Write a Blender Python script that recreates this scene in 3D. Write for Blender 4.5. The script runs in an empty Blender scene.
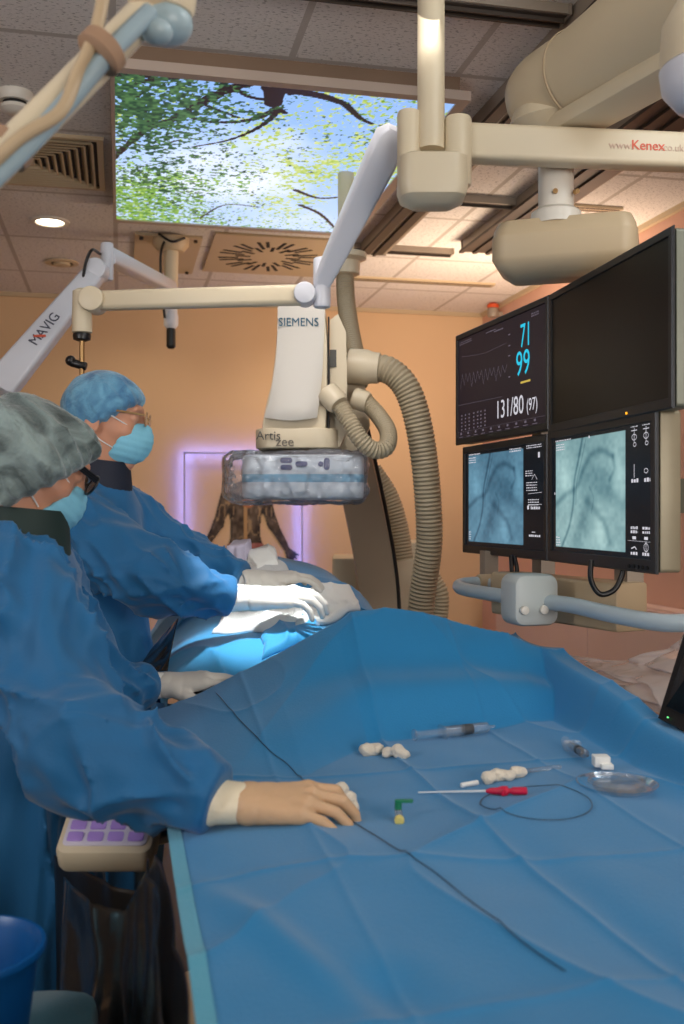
import bpy, math, random
import numpy as np
from mathutils import Vector, Matrix
random.seed(7)
rng = np.random.RandomState(11)
SC = bpy.context.scene
COL = SC.collection
PI = math.pi

# ------------------------------------------------------------------ camera model
F = 1000.0
TH = math.atan(222.0 / F)
CT, ST = math.cos(TH), math.sin(TH)
CAMZ = 1.45
CEIL = 2.75
RIGHT = np.array([CT, -ST, 0.0]); FWD = np.array([ST, CT, 0.0]); UP = np.array([0, 0, 1.0])

def W(u, v, d):                      # measured direction from the standpoint + distance -> room coordinates
    xc = (u - 342) / F * d
    return np.array([xc * CT + d * ST, -xc * ST + d * CT, CAMZ - (v - 512) / F * d])
def WZ(u, v, z):
    return W(u, v, (CAMZ - z) * F / (v - 512))
def WY(u, v, Y):
    k = (u - 342) / F
    return W(u, v, Y / (CT - k * ST))
def WX(u, v, X):
    k = (u - 342) / F
    return W(u, v, X / (k * CT + ST))

# ------------------------------------------------------------------ materials
def lin(c):
    if isinstance(c, (int, float)): c = (c, c, c)
    o = []
    for x in c:
        x /= 255.0
        o.append(x / 12.92 if x <= 0.04045 else ((x + 0.055) / 1.055) ** 2.4)
    return (o[0], o[1], o[2], 1.0)

def mat(name, c, rough=0.5, metal=0.0, spec=0.5, noise=0.0, nscale=20.0, bump=0.0, bscale=60.0, sheen=0.0,
        coat=0.0, emit=None, estr=0.0, stretch=None, sss=0.0):
    m = bpy.data.materials.new(name); m.use_nodes = True
    nt = m.node_tree; b = nt.nodes['Principled BSDF']
    col = lin(c)
    b.inputs['Base Color'].default_value = col
    b.inputs['Roughness'].default_value = rough
    b.inputs['Metallic'].default_value = metal
    b.inputs['Specular IOR Level'].default_value = spec
    b.inputs['Coat Weight'].default_value = coat
    b.inputs['Sheen Weight'].default_value = sheen
    if sss > 0:
        b.inputs['Subsurface Weight'].default_value = sss
        b.inputs['Subsurface Radius'].default_value = (0.01, 0.005, 0.003)
        b.inputs['Subsurface Scale'].default_value = 1.0
    tc = nt.nodes.new('ShaderNodeTexCoord')
    src = tc.outputs['Object']
    if stretch:
        mp = nt.nodes.new('ShaderNodeMapping'); mp.inputs['Scale'].default_value = stretch
        nt.links.new(src, mp.inputs['Vector']); src = mp.outputs['Vector']
    n = nt.nodes.new('ShaderNodeTexNoise'); n.inputs['Scale'].default_value = nscale; n.inputs['Detail'].default_value = 3
    nt.links.new(src, n.inputs['Vector'])
    r = nt.nodes.new('ShaderNodeMixRGB'); r.blend_type = 'MULTIPLY'; r.inputs[0].default_value = max(noise, 0.04)
    r.inputs[1].default_value = col
    nt.links.new(n.outputs['Fac'], r.inputs[2]); 
    g = nt.nodes.new('ShaderNodeMath'); g.operation = 'MULTIPLY_ADD'; g.inputs[1].default_value = 1.0; g.inputs[2].default_value = 0.5
    nt.links.new(n.outputs['Fac'], g.inputs[0]); nt.links.new(g.outputs[0], r.inputs[2])
    nt.links.new(r.outputs[0], b.inputs['Base Color'])
    if bump > 0:
        n2 = nt.nodes.new('ShaderNodeTexNoise'); n2.inputs['Scale'].default_value = bscale; n2.inputs['Detail'].default_value = 4
        nt.links.new(src, n2.inputs['Vector'])
        bp = nt.nodes.new('ShaderNodeBump'); bp.inputs['Strength'].default_value = bump; bp.inputs['Distance'].default_value = 0.01
        nt.links.new(n2.outputs['Fac'], bp.inputs['Height']); nt.links.new(bp.outputs['Normal'], b.inputs['Normal'])
    if emit is not None:
        b.inputs['Emission Color'].default_value = lin(emit); b.inputs['Emission Strength'].default_value = estr
    return m

def emit_mat(name, c, s):
    m = bpy.data.materials.new(name); m.use_nodes = True
    nt = m.node_tree; nt.nodes.clear()
    o = nt.nodes.new('ShaderNodeOutputMaterial'); e = nt.nodes.new('ShaderNodeEmission')
    e.inputs[0].default_value = lin(c); e.inputs[1].default_value = s
    nt.links.new(e.outputs[0], o.inputs[0]); return m

def attr_emit(name, s, gloss=0.04):
    m = bpy.data.materials.new(name); m.use_nodes = True
    nt = m.node_tree; b = nt.nodes['Principled BSDF']
    a = nt.nodes.new('ShaderNodeAttribute'); a.attribute_name = 'Col'
    b.inputs['Base Color'].default_value = (0.005, 0.005, 0.006, 1); b.inputs['Roughness'].default_value = 0.25
    b.inputs['Specular IOR Level'].default_value = gloss * 5
    nt.links.new(a.outputs['Color'], b.inputs['Emission Color']); b.inputs['Emission Strength'].default_value = s
    return m

def attr_mat(name, rough=0.7):
    m = bpy.data.materials.new(name); m.use_nodes = True
    nt = m.node_tree; b = nt.nodes['Principled BSDF']
    a = nt.nodes.new('ShaderNodeAttribute'); a.attribute_name = 'Col'
    nt.links.new(a.outputs['Color'], b.inputs['Base Color']); b.inputs['Roughness'].default_value = rough
    return m

def clear_mat(name, c=(235, 240, 245), alpha=0.12, rough=0.12, bump=0.6, bscale=30.0, gl=1.0):
    """thin clear film: mostly see-through, with glossy wrinkle reflections"""
    m = bpy.data.materials.new(name); m.use_nodes = True
    nt = m.node_tree; nt.nodes.clear()
    o = nt.nodes.new('ShaderNodeOutputMaterial')
    t = nt.nodes.new('ShaderNodeBsdfTransparent'); t.inputs[0].default_value = lin((248, 249, 250))
    p = nt.nodes.new('ShaderNodeBsdfPrincipled'); p.inputs['Base Color'].default_value = lin(c); p.inputs['Roughness'].default_value = 0.4
    g = nt.nodes.new('ShaderNodeBsdfGlossy'); g.inputs['Roughness'].default_value = rough
    tc = nt.nodes.new('ShaderNodeTexCoord')
    n = nt.nodes.new('ShaderNodeTexNoise'); n.inputs['Scale'].default_value = bscale; n.inputs['Detail'].default_value = 3; n.inputs['Distortion'].default_value = 0.6
    nt.links.new(tc.outputs['Object'], n.inputs['Vector'])
    bp = nt.nodes.new('ShaderNodeBump'); bp.inputs['Strength'].default_value = bump; bp.inputs['Distance'].default_value = 0.02
    nt.links.new(n.outputs['Fac'], bp.inputs['Height'])
    nt.links.new(bp.outputs[0], g.inputs['Normal']); nt.links.new(bp.outputs[0], p.inputs['Normal'])
    m1 = nt.nodes.new('ShaderNodeMixShader'); m1.inputs[0].default_value = alpha
    nt.links.new(t.outputs[0], m1.inputs[1]); nt.links.new(p.outputs[0], m1.inputs[2])
    fr = nt.nodes.new('ShaderNodeFresnel'); fr.inputs['IOR'].default_value = 1.45
    nt.links.new(bp.outputs[0], fr.inputs['Normal'])
    fm = nt.nodes.new('ShaderNodeMath'); fm.operation = 'MULTIPLY'; fm.inputs[1].default_value = gl
    nt.links.new(fr.outputs[0], fm.inputs[0])
    m2 = nt.nodes.new('ShaderNodeMixShader')
    nt.links.new(fm.outputs[0], m2.inputs[0]); nt.links.new(m1.outputs[0], m2.inputs[1]); nt.links.new(g.outputs[0], m2.inputs[2])
    nt.links.new(m2.outputs[0], o.inputs[0]); return m

# ------------------------------------------------------------------ objects
def tag(o, label=None, cat=None, group=None, kind=None):
    if label: o['label'] = label
    if cat: o['category'] = cat
    if group: o['group'] = group
    if kind: o['kind'] = kind
    return o

def thing(name, label, cat, loc, group=None):
    o = bpy.data.objects.new(name, None); COL.objects.link(o)
    o.location = tuple(float(x) for x in loc); o.empty_display_size = 0.05
    return tag(o, label, cat, group)

def root_loc(p):
    x = Vector((0, 0, 0))
    while p is not None:
        x += p.location; p = p.parent
    return x

def mesh_obj(name, verts, faces, material, parent=None, smooth=True, cols=None, loc=None, auto=None):
    V = np.asarray(verts, dtype=float)
    off = np.array(root_loc(parent)) if parent is not None else np.zeros(3)
    if parent is None and loc is None and len(V):
        loc = np.array([V[:, 0].mean(), V[:, 1].mean(), V[:, 2].min()])
    if parent is None: off = np.array(loc)
    V = V - off
    me = bpy.data.meshes.new(name)
    if isinstance(faces, np.ndarray): faces = faces.tolist()
    me.from_pydata(V.tolist(), [], faces)
    me.update()
    if smooth:
        me.shade_smooth()
        if auto:
            try: me.set_sharp_from_angle(angle=math.radians(auto))
            except Exception: pass
    if cols is not None:
        a = me.color_attributes.new('Col', 'FLOAT_COLOR', 'POINT')
        c = np.ones((len(V), 4), dtype=np.float32); c[:, :3] = cols
        a.data.foreach_set('color', c.ravel())
    me.materials.append(material)
    o = bpy.data.objects.new(name, me); COL.objects.link(o)
    if parent is not None: o.parent = parent
    else: o.location = tuple(float(x) for x in loc)
    return o

def frame_of(d, hint=None):
    d = np.asarray(d, float); d = d / np.linalg.norm(d)
    h = np.array([0, 0, 1.0]) if hint is None else np.asarray(hint, float)
    if abs(np.dot(d, h)) > 0.95: h = np.array([0, 1.0, 0]) if abs(d[1]) < 0.9 else np.array([1.0, 0, 0])
    a = np.cross(h, d); a /= np.linalg.norm(a); b = np.cross(d, a)
    return a, b, d

class MB:
    def __init__(s): s.v = []; s.f = []
    def add(s, v, f):
        o = len(s.v); s.v.extend([tuple(map(float, p)) for p in v]); s.f.extend([tuple(i + o for i in q) for q in f]); return s
    def loft(s, rings, cap=True, close=True):
        n = len(rings[0]); v = [p for r in rings for p in r]; f = []
        for k in range(len(rings) - 1):
            for i in range(n if close else n - 1):
                j = (i + 1) % n
                f.append((k * n + i, k * n + j, (k + 1) * n + j, (k + 1) * n + i))
        if cap:
            f.append(tuple(range(n))[::-1]); f.append(tuple((len(rings) - 1) * n + i for i in range(n)))
        return s.add(v, f)
    def tube(s, pts, r, n=16, cap=True, hint=None):
        pts = [np.asarray(p, float) for p in pts]; m = len(pts)
        rs = [r] * m if np.isscalar(r) else list(r)
        rings = []; a = None
        for i in range(m):
            d = pts[min(i + 1, m - 1)] - pts[max(i - 1, 0)]
            d = d / (np.linalg.norm(d) + 1e-12)
            if a is None: a, b, _ = frame_of(d, hint)
            else:
                a = a - d * np.dot(a, d); a /= np.linalg.norm(a); b = np.cross(d, a)
            rings.append([pts[i] + rs[i] * (math.cos(t) * a + math.sin(t) * b) for t in np.linspace(0, 2 * PI, n, endpoint=False)])
        return s.loft(rings, cap)
    def cyl(s, a, b, r, r2=None, n=24, bev=0.0):
        a = np.asarray(a, float); b = np.asarray(b, float); r2 = r if r2 is None else r2
        L = np.linalg.norm(b - a); d = (b - a) / L
        if bev > 0:
            pts = [a, a + d * bev * .3, a + d * bev, b - d * bev, b - d * bev * .3, b]
            rs = [r - bev, r - bev * .3, r, r2, r2 - bev * .3, r2 - bev]
        else: pts = [a, b]; rs = [r, r2]
        A, B, _ = frame_of(d)
        ts = np.linspace(0, 2 * PI, n, endpoint=False)
        return s.loft([[p + q * (math.cos(t) * A + math.sin(t) * B) for t in ts] for p, q in zip(pts, rs)])
    def lathe(s, c, prof, axis=(0, 0, 1), n=32, cap=True):
        c = np.asarray(c, float); A, B, D = frame_of(axis)
        ts = np.linspace(0, 2 * PI, n, endpoint=False)
        return s.loft([[c + D * h + r * (math.cos(t) * A + math.sin(t) * B) for t in ts] for r, h in prof], cap)
    def box(s, c, h, R=None):
        c = np.asarray(c, float); R = np.eye(3) if R is None else np.asarray(R, float)
        v = [c + R @ (np.array([x, y, z]) * np.array(h)) for x in (-1, 1) for y in (-1, 1) for z in (-1, 1)]
        f = [(0, 1, 3, 2), (4, 6, 7, 5), (0, 4, 5, 1), (2, 3, 7, 6), (0, 2, 6, 4), (1, 5, 7, 3)]
        return s.add(v, f)
    def rbox(s, c, h, r, R=None, seg=5, bev=None):
        """box with rounded corners (about its third axis) and soft top and bottom edges; R columns = axes"""
        c = np.asarray(c, float); R = np.eye(3) if R is None else np.asarray(R, float)
        bev = min(r, h[2] * .9) * 0.5 if bev is None else bev
        def outline(ins):
            o = []; rr = max(r - ins, 1e-4)
            for cx, cy, a0 in ((1, 1, 0), (-1, 1, 90), (-1, -1, 180), (1, -1, 270)):
                for k in range(seg + 1):
                    a = math.radians(a0 + 90 * k / seg)
                    o.append((cx * (h[0] - r) + rr * math.cos(a), cy * (h[1] - r) + rr * math.sin(a)))
            return o
        lv = [(-h[2], bev), (-h[2] + bev * .3, bev * .3), (-h[2] + bev, 0), (h[2] - bev, 0), (h[2] - bev * .3, bev * .3), (h[2], bev)]
        return s.loft([[c + R @ np.array([x, y, z]) for x, y in outline(i)] for z, i in lv])
    def prism(s, outline, depth_vec):
        d = np.asarray(depth_vec, float)
        return s.loft([[np.asarray(p, float) for p in outline], [np.asarray(p, float) + d for p in outline]])
    def sphere(s, c, r, n=20, R=None):
        c = np.asarray(c, float); r = np.ones(3) * r if np.isscalar(r) else np.asarray(r, float)
        R = np.eye(3) if R is None else np.asarray(R, float)
        rings = []
        for k in range(n // 2 + 1):
            th = PI * k / (n // 2); th = min(max(th, 1e-3), PI - 1e-3)
            rings.append([c + R @ (r * np.array([math.sin(th) * math.cos(t), math.sin(th) * math.sin(t), -math.cos(th)])) for t in np.linspace(0, 2 * PI, n, endpoint=False)])
        return s.loft(rings)
    def build(s, name, m, parent=None, smooth=True, auto=40, **k):
        return mesh_obj(name, s.v, s.f, m, parent, smooth, auto=auto, **k)

def axes(a, b, c): return np.array([a, b, c], float).T

def text_mesh(txt, size, origin, ex, ey, name, m, parent, align='LEFT', extrude=0.0006, bold=False, sx=1.0):
    cu = bpy.data.curves.new('lettering', 'FONT'); cu.body = txt; cu.size = size; cu.extrude = extrude; cu.align_x = align
    cu.resolution_u = 3
    if bold: cu.offset = size * 0.009
    o = bpy.data.objects.new('lettering', cu); COL.objects.link(o)
    dg = bpy.context.evaluated_depsgraph_get()
    me = bpy.data.meshes.new_from_object(o.evaluated_get(dg))
    V = np.zeros(len(me.vertices) * 3); me.vertices.foreach_get('co', V); V = V.reshape(-1, 3)
    fs = [tuple(p.vertices) for p in me.polygons]
    bpy.data.objects.remove(o); bpy.data.meshes.remove(me); bpy.data.curves.remove(cu)
    ex = np.asarray(ex, float); ey = np.asarray(ey, float); ez = np.cross(ex, ey)
    P = np.asarray(origin, float) + V[:, :1] * ex * sx + V[:, 1:2] * ey + V[:, 2:3] * ez
    if name is None: return P, fs
    return mesh_obj(name, P, fs, m, parent, smooth=False)

def smooth_path(pts, n=60):
    """Catmull-Rom through the points"""
    P = [np.asarray(p, float) for p in pts]; P = [2 * P[0] - P[1]] + P + [2 * P[-1] - P[-2]]
    out = []; m = len(P) - 3; per = max(2, n // m)
    for i in range(m):
        p0, p1, p2, p3 = P[i:i + 4]
        for k in range(per):
            t = k / per
            out.append(0.5 * (2 * p1 + (p2 - p0) * t + (2 * p0 - 5 * p1 + 4 * p2 - p3) * t * t + (3 * p1 - p0 - 3 * p2 + p3) * t ** 3))
    out.append(P[-2]); return out

def hose_path(pts, r, step, rib):
    """corrugated hose: resampled path with alternating radius"""
    S = smooth_path(pts, 200); d = [0]
    for a, b in zip(S, S[1:]): d.append(d[-1] + np.linalg.norm(b - a))
    d = np.array(d); S = np.array(S); n = int(d[-1] / step) * 4
    q = np.linspace(0, d[-1], n + 1)
    pts = np.stack([np.interp(q, d, S[:, k]) for k in range(3)], 1)
    rs = [r - rib * (0.5 - 0.5 * math.cos(2 * PI * i / 4)) for i in range(n + 1)]
    return list(pts), rs

# ------------------------------------------------------------------ vectorised noise + implicit surfaces
def _h(ix, iy, iz, seed):
    M = np.uint32
    h = (ix.astype(np.int64) * 374761393 + iy.astype(np.int64) * 668265263 + iz.astype(np.int64) * 2147483647 + seed * 974634777) & 0xFFFFFFFF
    h = h.astype(np.uint64); h = ((h ^ (h >> np.uint64(13))) * np.uint64(1274126177)) & np.uint64(0xFFFFFFFF)
    h = h ^ (h >> np.uint64(16))
    return (h & np.uint64(0xFFFF)).astype(np.float32) / 32767.5 - 1.0
def vnoise(x, y, z, seed=0):
    x = np.asarray(x, np.float32); y = np.asarray(y, np.float32) + 0 * x; z = np.asarray(z, np.float32) + 0 * x
    i, j, k = np.floor(x), np.floor(y), np.floor(z)
    a, b, c = x - i, y - j, z - k
    a = a * a * a * (a * (a * 6 - 15) + 10); b = b * b * b * (b * (b * 6 - 15) + 10); c = c * c * c * (c * (c * 6 - 15) + 10)
    i = i.astype(np.int64); j = j.astype(np.int64); k = k.astype(np.int64)
    r = 0
    for di in (0, 1):
        for dj in (0, 1):
            for dk in (0, 1):
                w = (a if di else 1 - a) * (b if dj else 1 - b) * (c if dk else 1 - c)
                r = r + w * _h(i + di, j + dj, k + dk, seed)
    return r
def fbm(x, y, z, seed=0, o=3):
    r = 0; a = 1.0; t = 0
    for q in range(o):
        r = r + a * vnoise(x * 2 ** q, y * 2 ** q, z * 2 ** q, seed + q * 17); t += a; a *= .5
    return r / t
def ridged(x, y, z, seed=0):
    """sharp-crested folds in [-1,1]"""
    n = vnoise(x, y, z, seed)
    return 1 - 2 * np.sqrt(np.abs(n) * 1.3 + 0.0015).clip(0, 1)

def ridged_soft(x, y, z, seed=0):
    n = np.abs(vnoise(x, y, z, seed))
    return 1.15 - 2.0 * np.sqrt(n * 1.2 + .022)

def sm(a, b, k):
    h = np.clip(0.5 + 0.5 * (b - a) / k, 0, 1)
    return b + (a - b) * h - k * h * (1 - h)
def smax(a, b, k): return -sm(-a, -b, k)
def rc(P, a, b, ra, rb):
    a = np.asarray(a, np.float32); b = np.asarray(b, np.float32); ba = b - a
    pa = P - a; t = np.clip((pa @ ba) / (ba @ ba), 0, 1)
    return np.linalg.norm(pa - t[..., None] * ba, axis=-1) - (ra + (rb - ra) * t)
def ell(P, c, r):
    q = (P - np.asarray(c, np.float32)); r = np.asarray(r, np.float32)
    k0 = np.linalg.norm(q / r, axis=-1); k1 = np.linalg.norm(q / (r * r), axis=-1)
    return k0 * (k0 - 1) / np.maximum(k1, 1e-6)
def chain(P, pts, rs, k=0.004):
    d = None
    for i in range(len(pts) - 1):
        e = rc(P, pts[i], pts[i + 1], rs[i], rs[i + 1])
        d = e if d is None else np.minimum(d, e)
    return d
def folds(P, a, b, fs, fa, tw, seed, ridge=True):
    """fold pattern round a limb from a to b: fs along, fa around, tw = slant of the folds"""
    a = np.asarray(a, float); A, B, D = frame_of(np.asarray(b, float) - a)
    q = P - a.astype(np.float32); s = q @ D.astype(np.float32)
    an = np.arctan2(q @ B.astype(np.float32), q @ A.astype(np.float32)) + tw * s
    f = ridged_soft if ridge else vnoise
    return f(s * fs + 5, np.cos(an) * fa, np.sin(an) * fa, seed)

def surfnet(f, lo, hi, h):
    lo = np.asarray(lo, float); hi = np.asarray(hi, float)
    n = np.ceil((hi - lo) / h).astype(int) + 1
    ax = [(lo[i] + h * np.arange(n[i])).astype(np.float32) for i in range(3)]
    D = np.empty(n, np.float32)
    for i0 in range(0, n[0], 16):
        P = np.stack(np.meshgrid(ax[0][i0:i0 + 16], ax[1], ax[2], indexing='ij'), -1)
        D[i0:i0 + 16] = f(P)
    D[0] = D[-1] = 1; D[:, 0] = D[:, -1] = 1; D[:, :, 0] = D[:, :, -1] = 1
    S = D < 0
    c = S[:-1, :-1, :-1].astype(np.int8)
    tot = np.zeros(np.array(n) - 1, np.int8)
    for i in (0, 1):
        for j in (0, 1):
            for k in (0, 1):
                tot += S[i:n[0] - 1 + i, j:n[1] - 1 + j, k:n[2] - 1 + k]
    act = (tot > 0) & (tot < 8)
    idx = np.argwhere(act); ID = -np.ones(act.shape, np.int64); ID[act] = np.arange(len(idx))
    acc = np.zeros((len(idx), 3)); cnt = np.zeros(len(idx))
    cor = [(i, j, k) for i in (0, 1) for j in (0, 1) for k in (0, 1)]
    for p in cor:
        for q in cor:
            if sum(abs(a - b) for a, b in zip(p, q)) == 1 and p < q:
                d0 = D[idx[:, 0] + p[0], idx[:, 1] + p[1], idx[:, 2] + p[2]]
                d1 = D[idx[:, 0] + q[0], idx[:, 1] + q[1], idx[:, 2] + q[2]]
                m = (d0 < 0) != (d1 < 0)
                t = np.where(m, d0 / np.where(d0 == d1, 1, d0 - d1), 0)
                acc += np.where(m[:, None], np.array(p) + t[:, None] * (np.array(q) - np.array(p)), 0); cnt += m
    V = lo + h * (idx + acc / cnt[:, None])
    faces = []
    for axn in range(3):
        o1, o2 = [(1, 2), (2, 0), (0, 1)][axn]
        sl0 = [slice(None)] * 3; sl1 = [slice(None)] * 3
        sl0[axn] = slice(0, n[axn] - 1); sl1[axn] = slice(1, n[axn])
        cr = S[tuple(sl0)] != S[tuple(sl1)]
        e = np.argwhere(cr)
        e = e[(e[:, o1] > 0) & (e[:, o2] > 0) & (e[:, o1] < n[o1] - 1) & (e[:, o2] < n[o2] - 1)]
        ins = S[tuple(sl0)][e[:, 0], e[:, 1], e[:, 2]]
        def cell(da, db):
            q = e.copy(); q[:, o1] += da; q[:, o2] += db
            return ID[q[:, 0], q[:, 1], q[:, 2]]
        a, b, c_, d = cell(-1, -1), cell(0, -1), cell(0, 0), cell(-1, 0)
        quad = np.stack([a, b, c_, d], 1); quad[~ins] = quad[~ins][:, ::-1]
        faces.append(quad)
    Fq = np.concatenate(faces); Fq = Fq[(Fq >= 0).all(1)]
    return V, Fq

def relax(V, Fq, it=2, lam=0.5):
    for _ in range(it):
        acc = np.zeros_like(V); cnt = np.zeros(len(V))
        for i in range(4):
            a, b = Fq[:, i], Fq[:, (i + 1) % 4]
            for k in range(3):
                acc[:, k] += np.bincount(a, V[b, k], len(V)) + np.bincount(b, V[a, k], len(V))
            cnt += np.bincount(a, minlength=len(V)) + np.bincount(b, minlength=len(V))
        V = V + lam * (acc / np.maximum(cnt, 1)[:, None] - V)
    return V

def blob(name, f, lo, hi, h, m, parent=None, it=1, xf=None, **k):
    V, Fq = surfnet(f, lo, hi, h)
    V = relax(V, Fq, it)
    if xf is not None: V = xf(V)
    return mesh_obj(name, V, Fq, m, parent, True, **k)

def grid_faces(nu, nv):
    i, j = np.meshgrid(np.arange(nu - 1), np.arange(nv - 1), indexing='ij')
    a = (i * nv + j).ravel()
    return np.stack([a, a + nv, a + nv + 1, a + 1], 1)
# ------------------------------------------------------------------ palette
M_wall = mat('wall_paint', (218, 186, 148), .85, noise=.06, nscale=3, bump=.05, bscale=200)
M_wall_r = mat('wall_paint_pink', (214, 170, 150), .8, noise=.05, nscale=3, bump=.05, bscale=200)
M_floor = mat('vinyl_floor', (70, 66, 64), .5, noise=.15, nscale=6)
M_white = mat('white_enamel', (222, 216, 204), .38, noise=.05, nscale=5)
M_cool = mat('white_grey_enamel', (214, 216, 224), .35, noise=.05, nscale=5)
M_cream = mat('cream_enamel', (214, 200, 172), .42, noise=.06, nscale=5)
M_beige = mat('beige_enamel', (196, 176, 144), .45, noise=.06, nscale=5)
M_tan = mat('tan_plastic', (186, 164, 132), .5, noise=.05, nscale=6)
M_hose = mat('hose_grey_tan', (164, 150, 124), .55, noise=.08, nscale=30)
M_black = mat('black_plastic', (18, 18, 20), .35, noise=.1)
M_dark = mat('dark_gap', (26, 22, 20), .7)
M_steel = mat('brushed_steel', (170, 165, 155), .35, metal=.8, noise=.1, nscale=40)
M_brass = mat('brass_rod', (170, 135, 90), .35, metal=.8)
M_alu = mat('rail_aluminium', (158, 146, 132), .42, metal=.2, noise=.1, nscale=15)
M_aludk = mat('rail_slot_dark', (70, 60, 52), .5, metal=.2)

def ceiling_mat():
    m = bpy.data.materials.new('acoustic_tiles'); m.use_nodes = True
    nt = m.node_tree; b = nt.nodes['Principled BSDF']; b.inputs['Roughness'].default_value = .9
    N = nt.nodes.new; L = nt.links.new
    tc = N('ShaderNodeTexCoord'); sep = N('ShaderNodeSeparateXYZ'); L(tc.outputs['Object'], sep.inputs[0])
    def mth(op, a, bb=None, clamp=False):
        n = N('ShaderNodeMath'); n.operation = op; n.use_clamp = clamp
        for i, x in enumerate((a, bb)):
            if x is None: continue
            if isinstance(x, (int, float)): n.inputs[i].default_value = x
            else: L(x, n.inputs[i])
        return n.outputs[0]
    def line(sock, off, step, w):
        t = mth('FRACT', mth('DIVIDE', mth('SUBTRACT', sock, off - step * 20), step))
        d = mth('MULTIPLY', mth('ABSOLUTE', mth('SUBTRACT', t, .5)), step)      # .5*step at a seam
        return mth('GREATER_THAN', d, step * .5 - w)
    ln = mth('MAXIMUM', line(sep.outputs[0], 1.48, .50, .010), line(sep.outputs[1], 4.93, .70, .011))
    # pin-hole texture of mineral-fibre tiles
    mp = N('ShaderNodeMapping'); mp.inputs['Scale'].default_value = (46, 100, 40); L(tc.outputs['Object'], mp.inputs[0])
    v = N('ShaderNodeTexNoise'); v.inputs['Scale'].default_value = 1.6; v.inputs['Detail'].default_value = 4; L(mp.outputs[0], v.inputs['Vector'])
    ramp = N('ShaderNodeValToRGB'); ramp.color_ramp.elements[0].position = .36; ramp.color_ramp.elements[1].position = .43
    ramp.color_ramp.elements[0].color = lin((168, 163, 158)); ramp.color_ramp.elements[1].color = lin((228, 223, 218))
    L(v.outputs['Fac'], ramp.inputs[0])
    mx = N('ShaderNodeMixRGB'); L(ln, mx.inputs[0]); L(ramp.outputs[0], mx.inputs[1]); mx.inputs[2].default_value = lin((188, 180, 172))
    L(mx.outputs[0], b.inputs['Base Color'])
    bp = N('ShaderNodeBump'); bp.inputs['Strength'].default_value = .5; bp.inputs['Distance'].default_value = .006
    hh = mth('SUBTRACT', v.outputs['Fac'], mth('MULTIPLY', ln, .8)); L(hh, bp.inputs['Height']); L(bp.outputs[0], b.inputs['Normal'])
    return m

# ------------------------------------------------------------------ room shell
X0, X1, Y0, Y1 = -2.6, 2.32, -1.6, 6.2
def struct(name, v, f, m):
    o = mesh_obj(name, v, f, m, smooth=False, loc=(0, 0, 0)); o['kind'] = 'structure'; return o
def slab(name, a, b, m):
    mb = MB(); a = np.array(a, float); b = np.array(b, float); mb.box((a + b) / 2, (b - a) / 2); return struct(name, mb.v, mb.f, m)
slab('floor', (X0, Y0, -.1), (X1, Y1, 0), M_floor)
slab('ceiling', (X0, Y0, CEIL), (X1, Y1, CEIL + .1), ceiling_mat())
slab('wall_back', (X0, Y1, 0), (X1, Y1 + .1, CEIL), M_wall)
slab('wall_right', (X1, Y0, 0), (X1 + .1, Y1, CEIL), M_wall_r)
slab('wall_left', (X0 - .1, Y0, 0), (X0, Y1, CEIL), M_wall)
slab('wall_front', (X0, Y0 - .1, 0), (X1, Y0, CEIL), M_wall)
slab('trim_1', (X0, Y1 - .02, CEIL - .025), (X1, Y1, CEIL), M_beige)
slab('trim_2', (X1 - .02, Y0, CEIL - .025), (X1, Y1 - .02, CEIL), M_beige)

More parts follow.
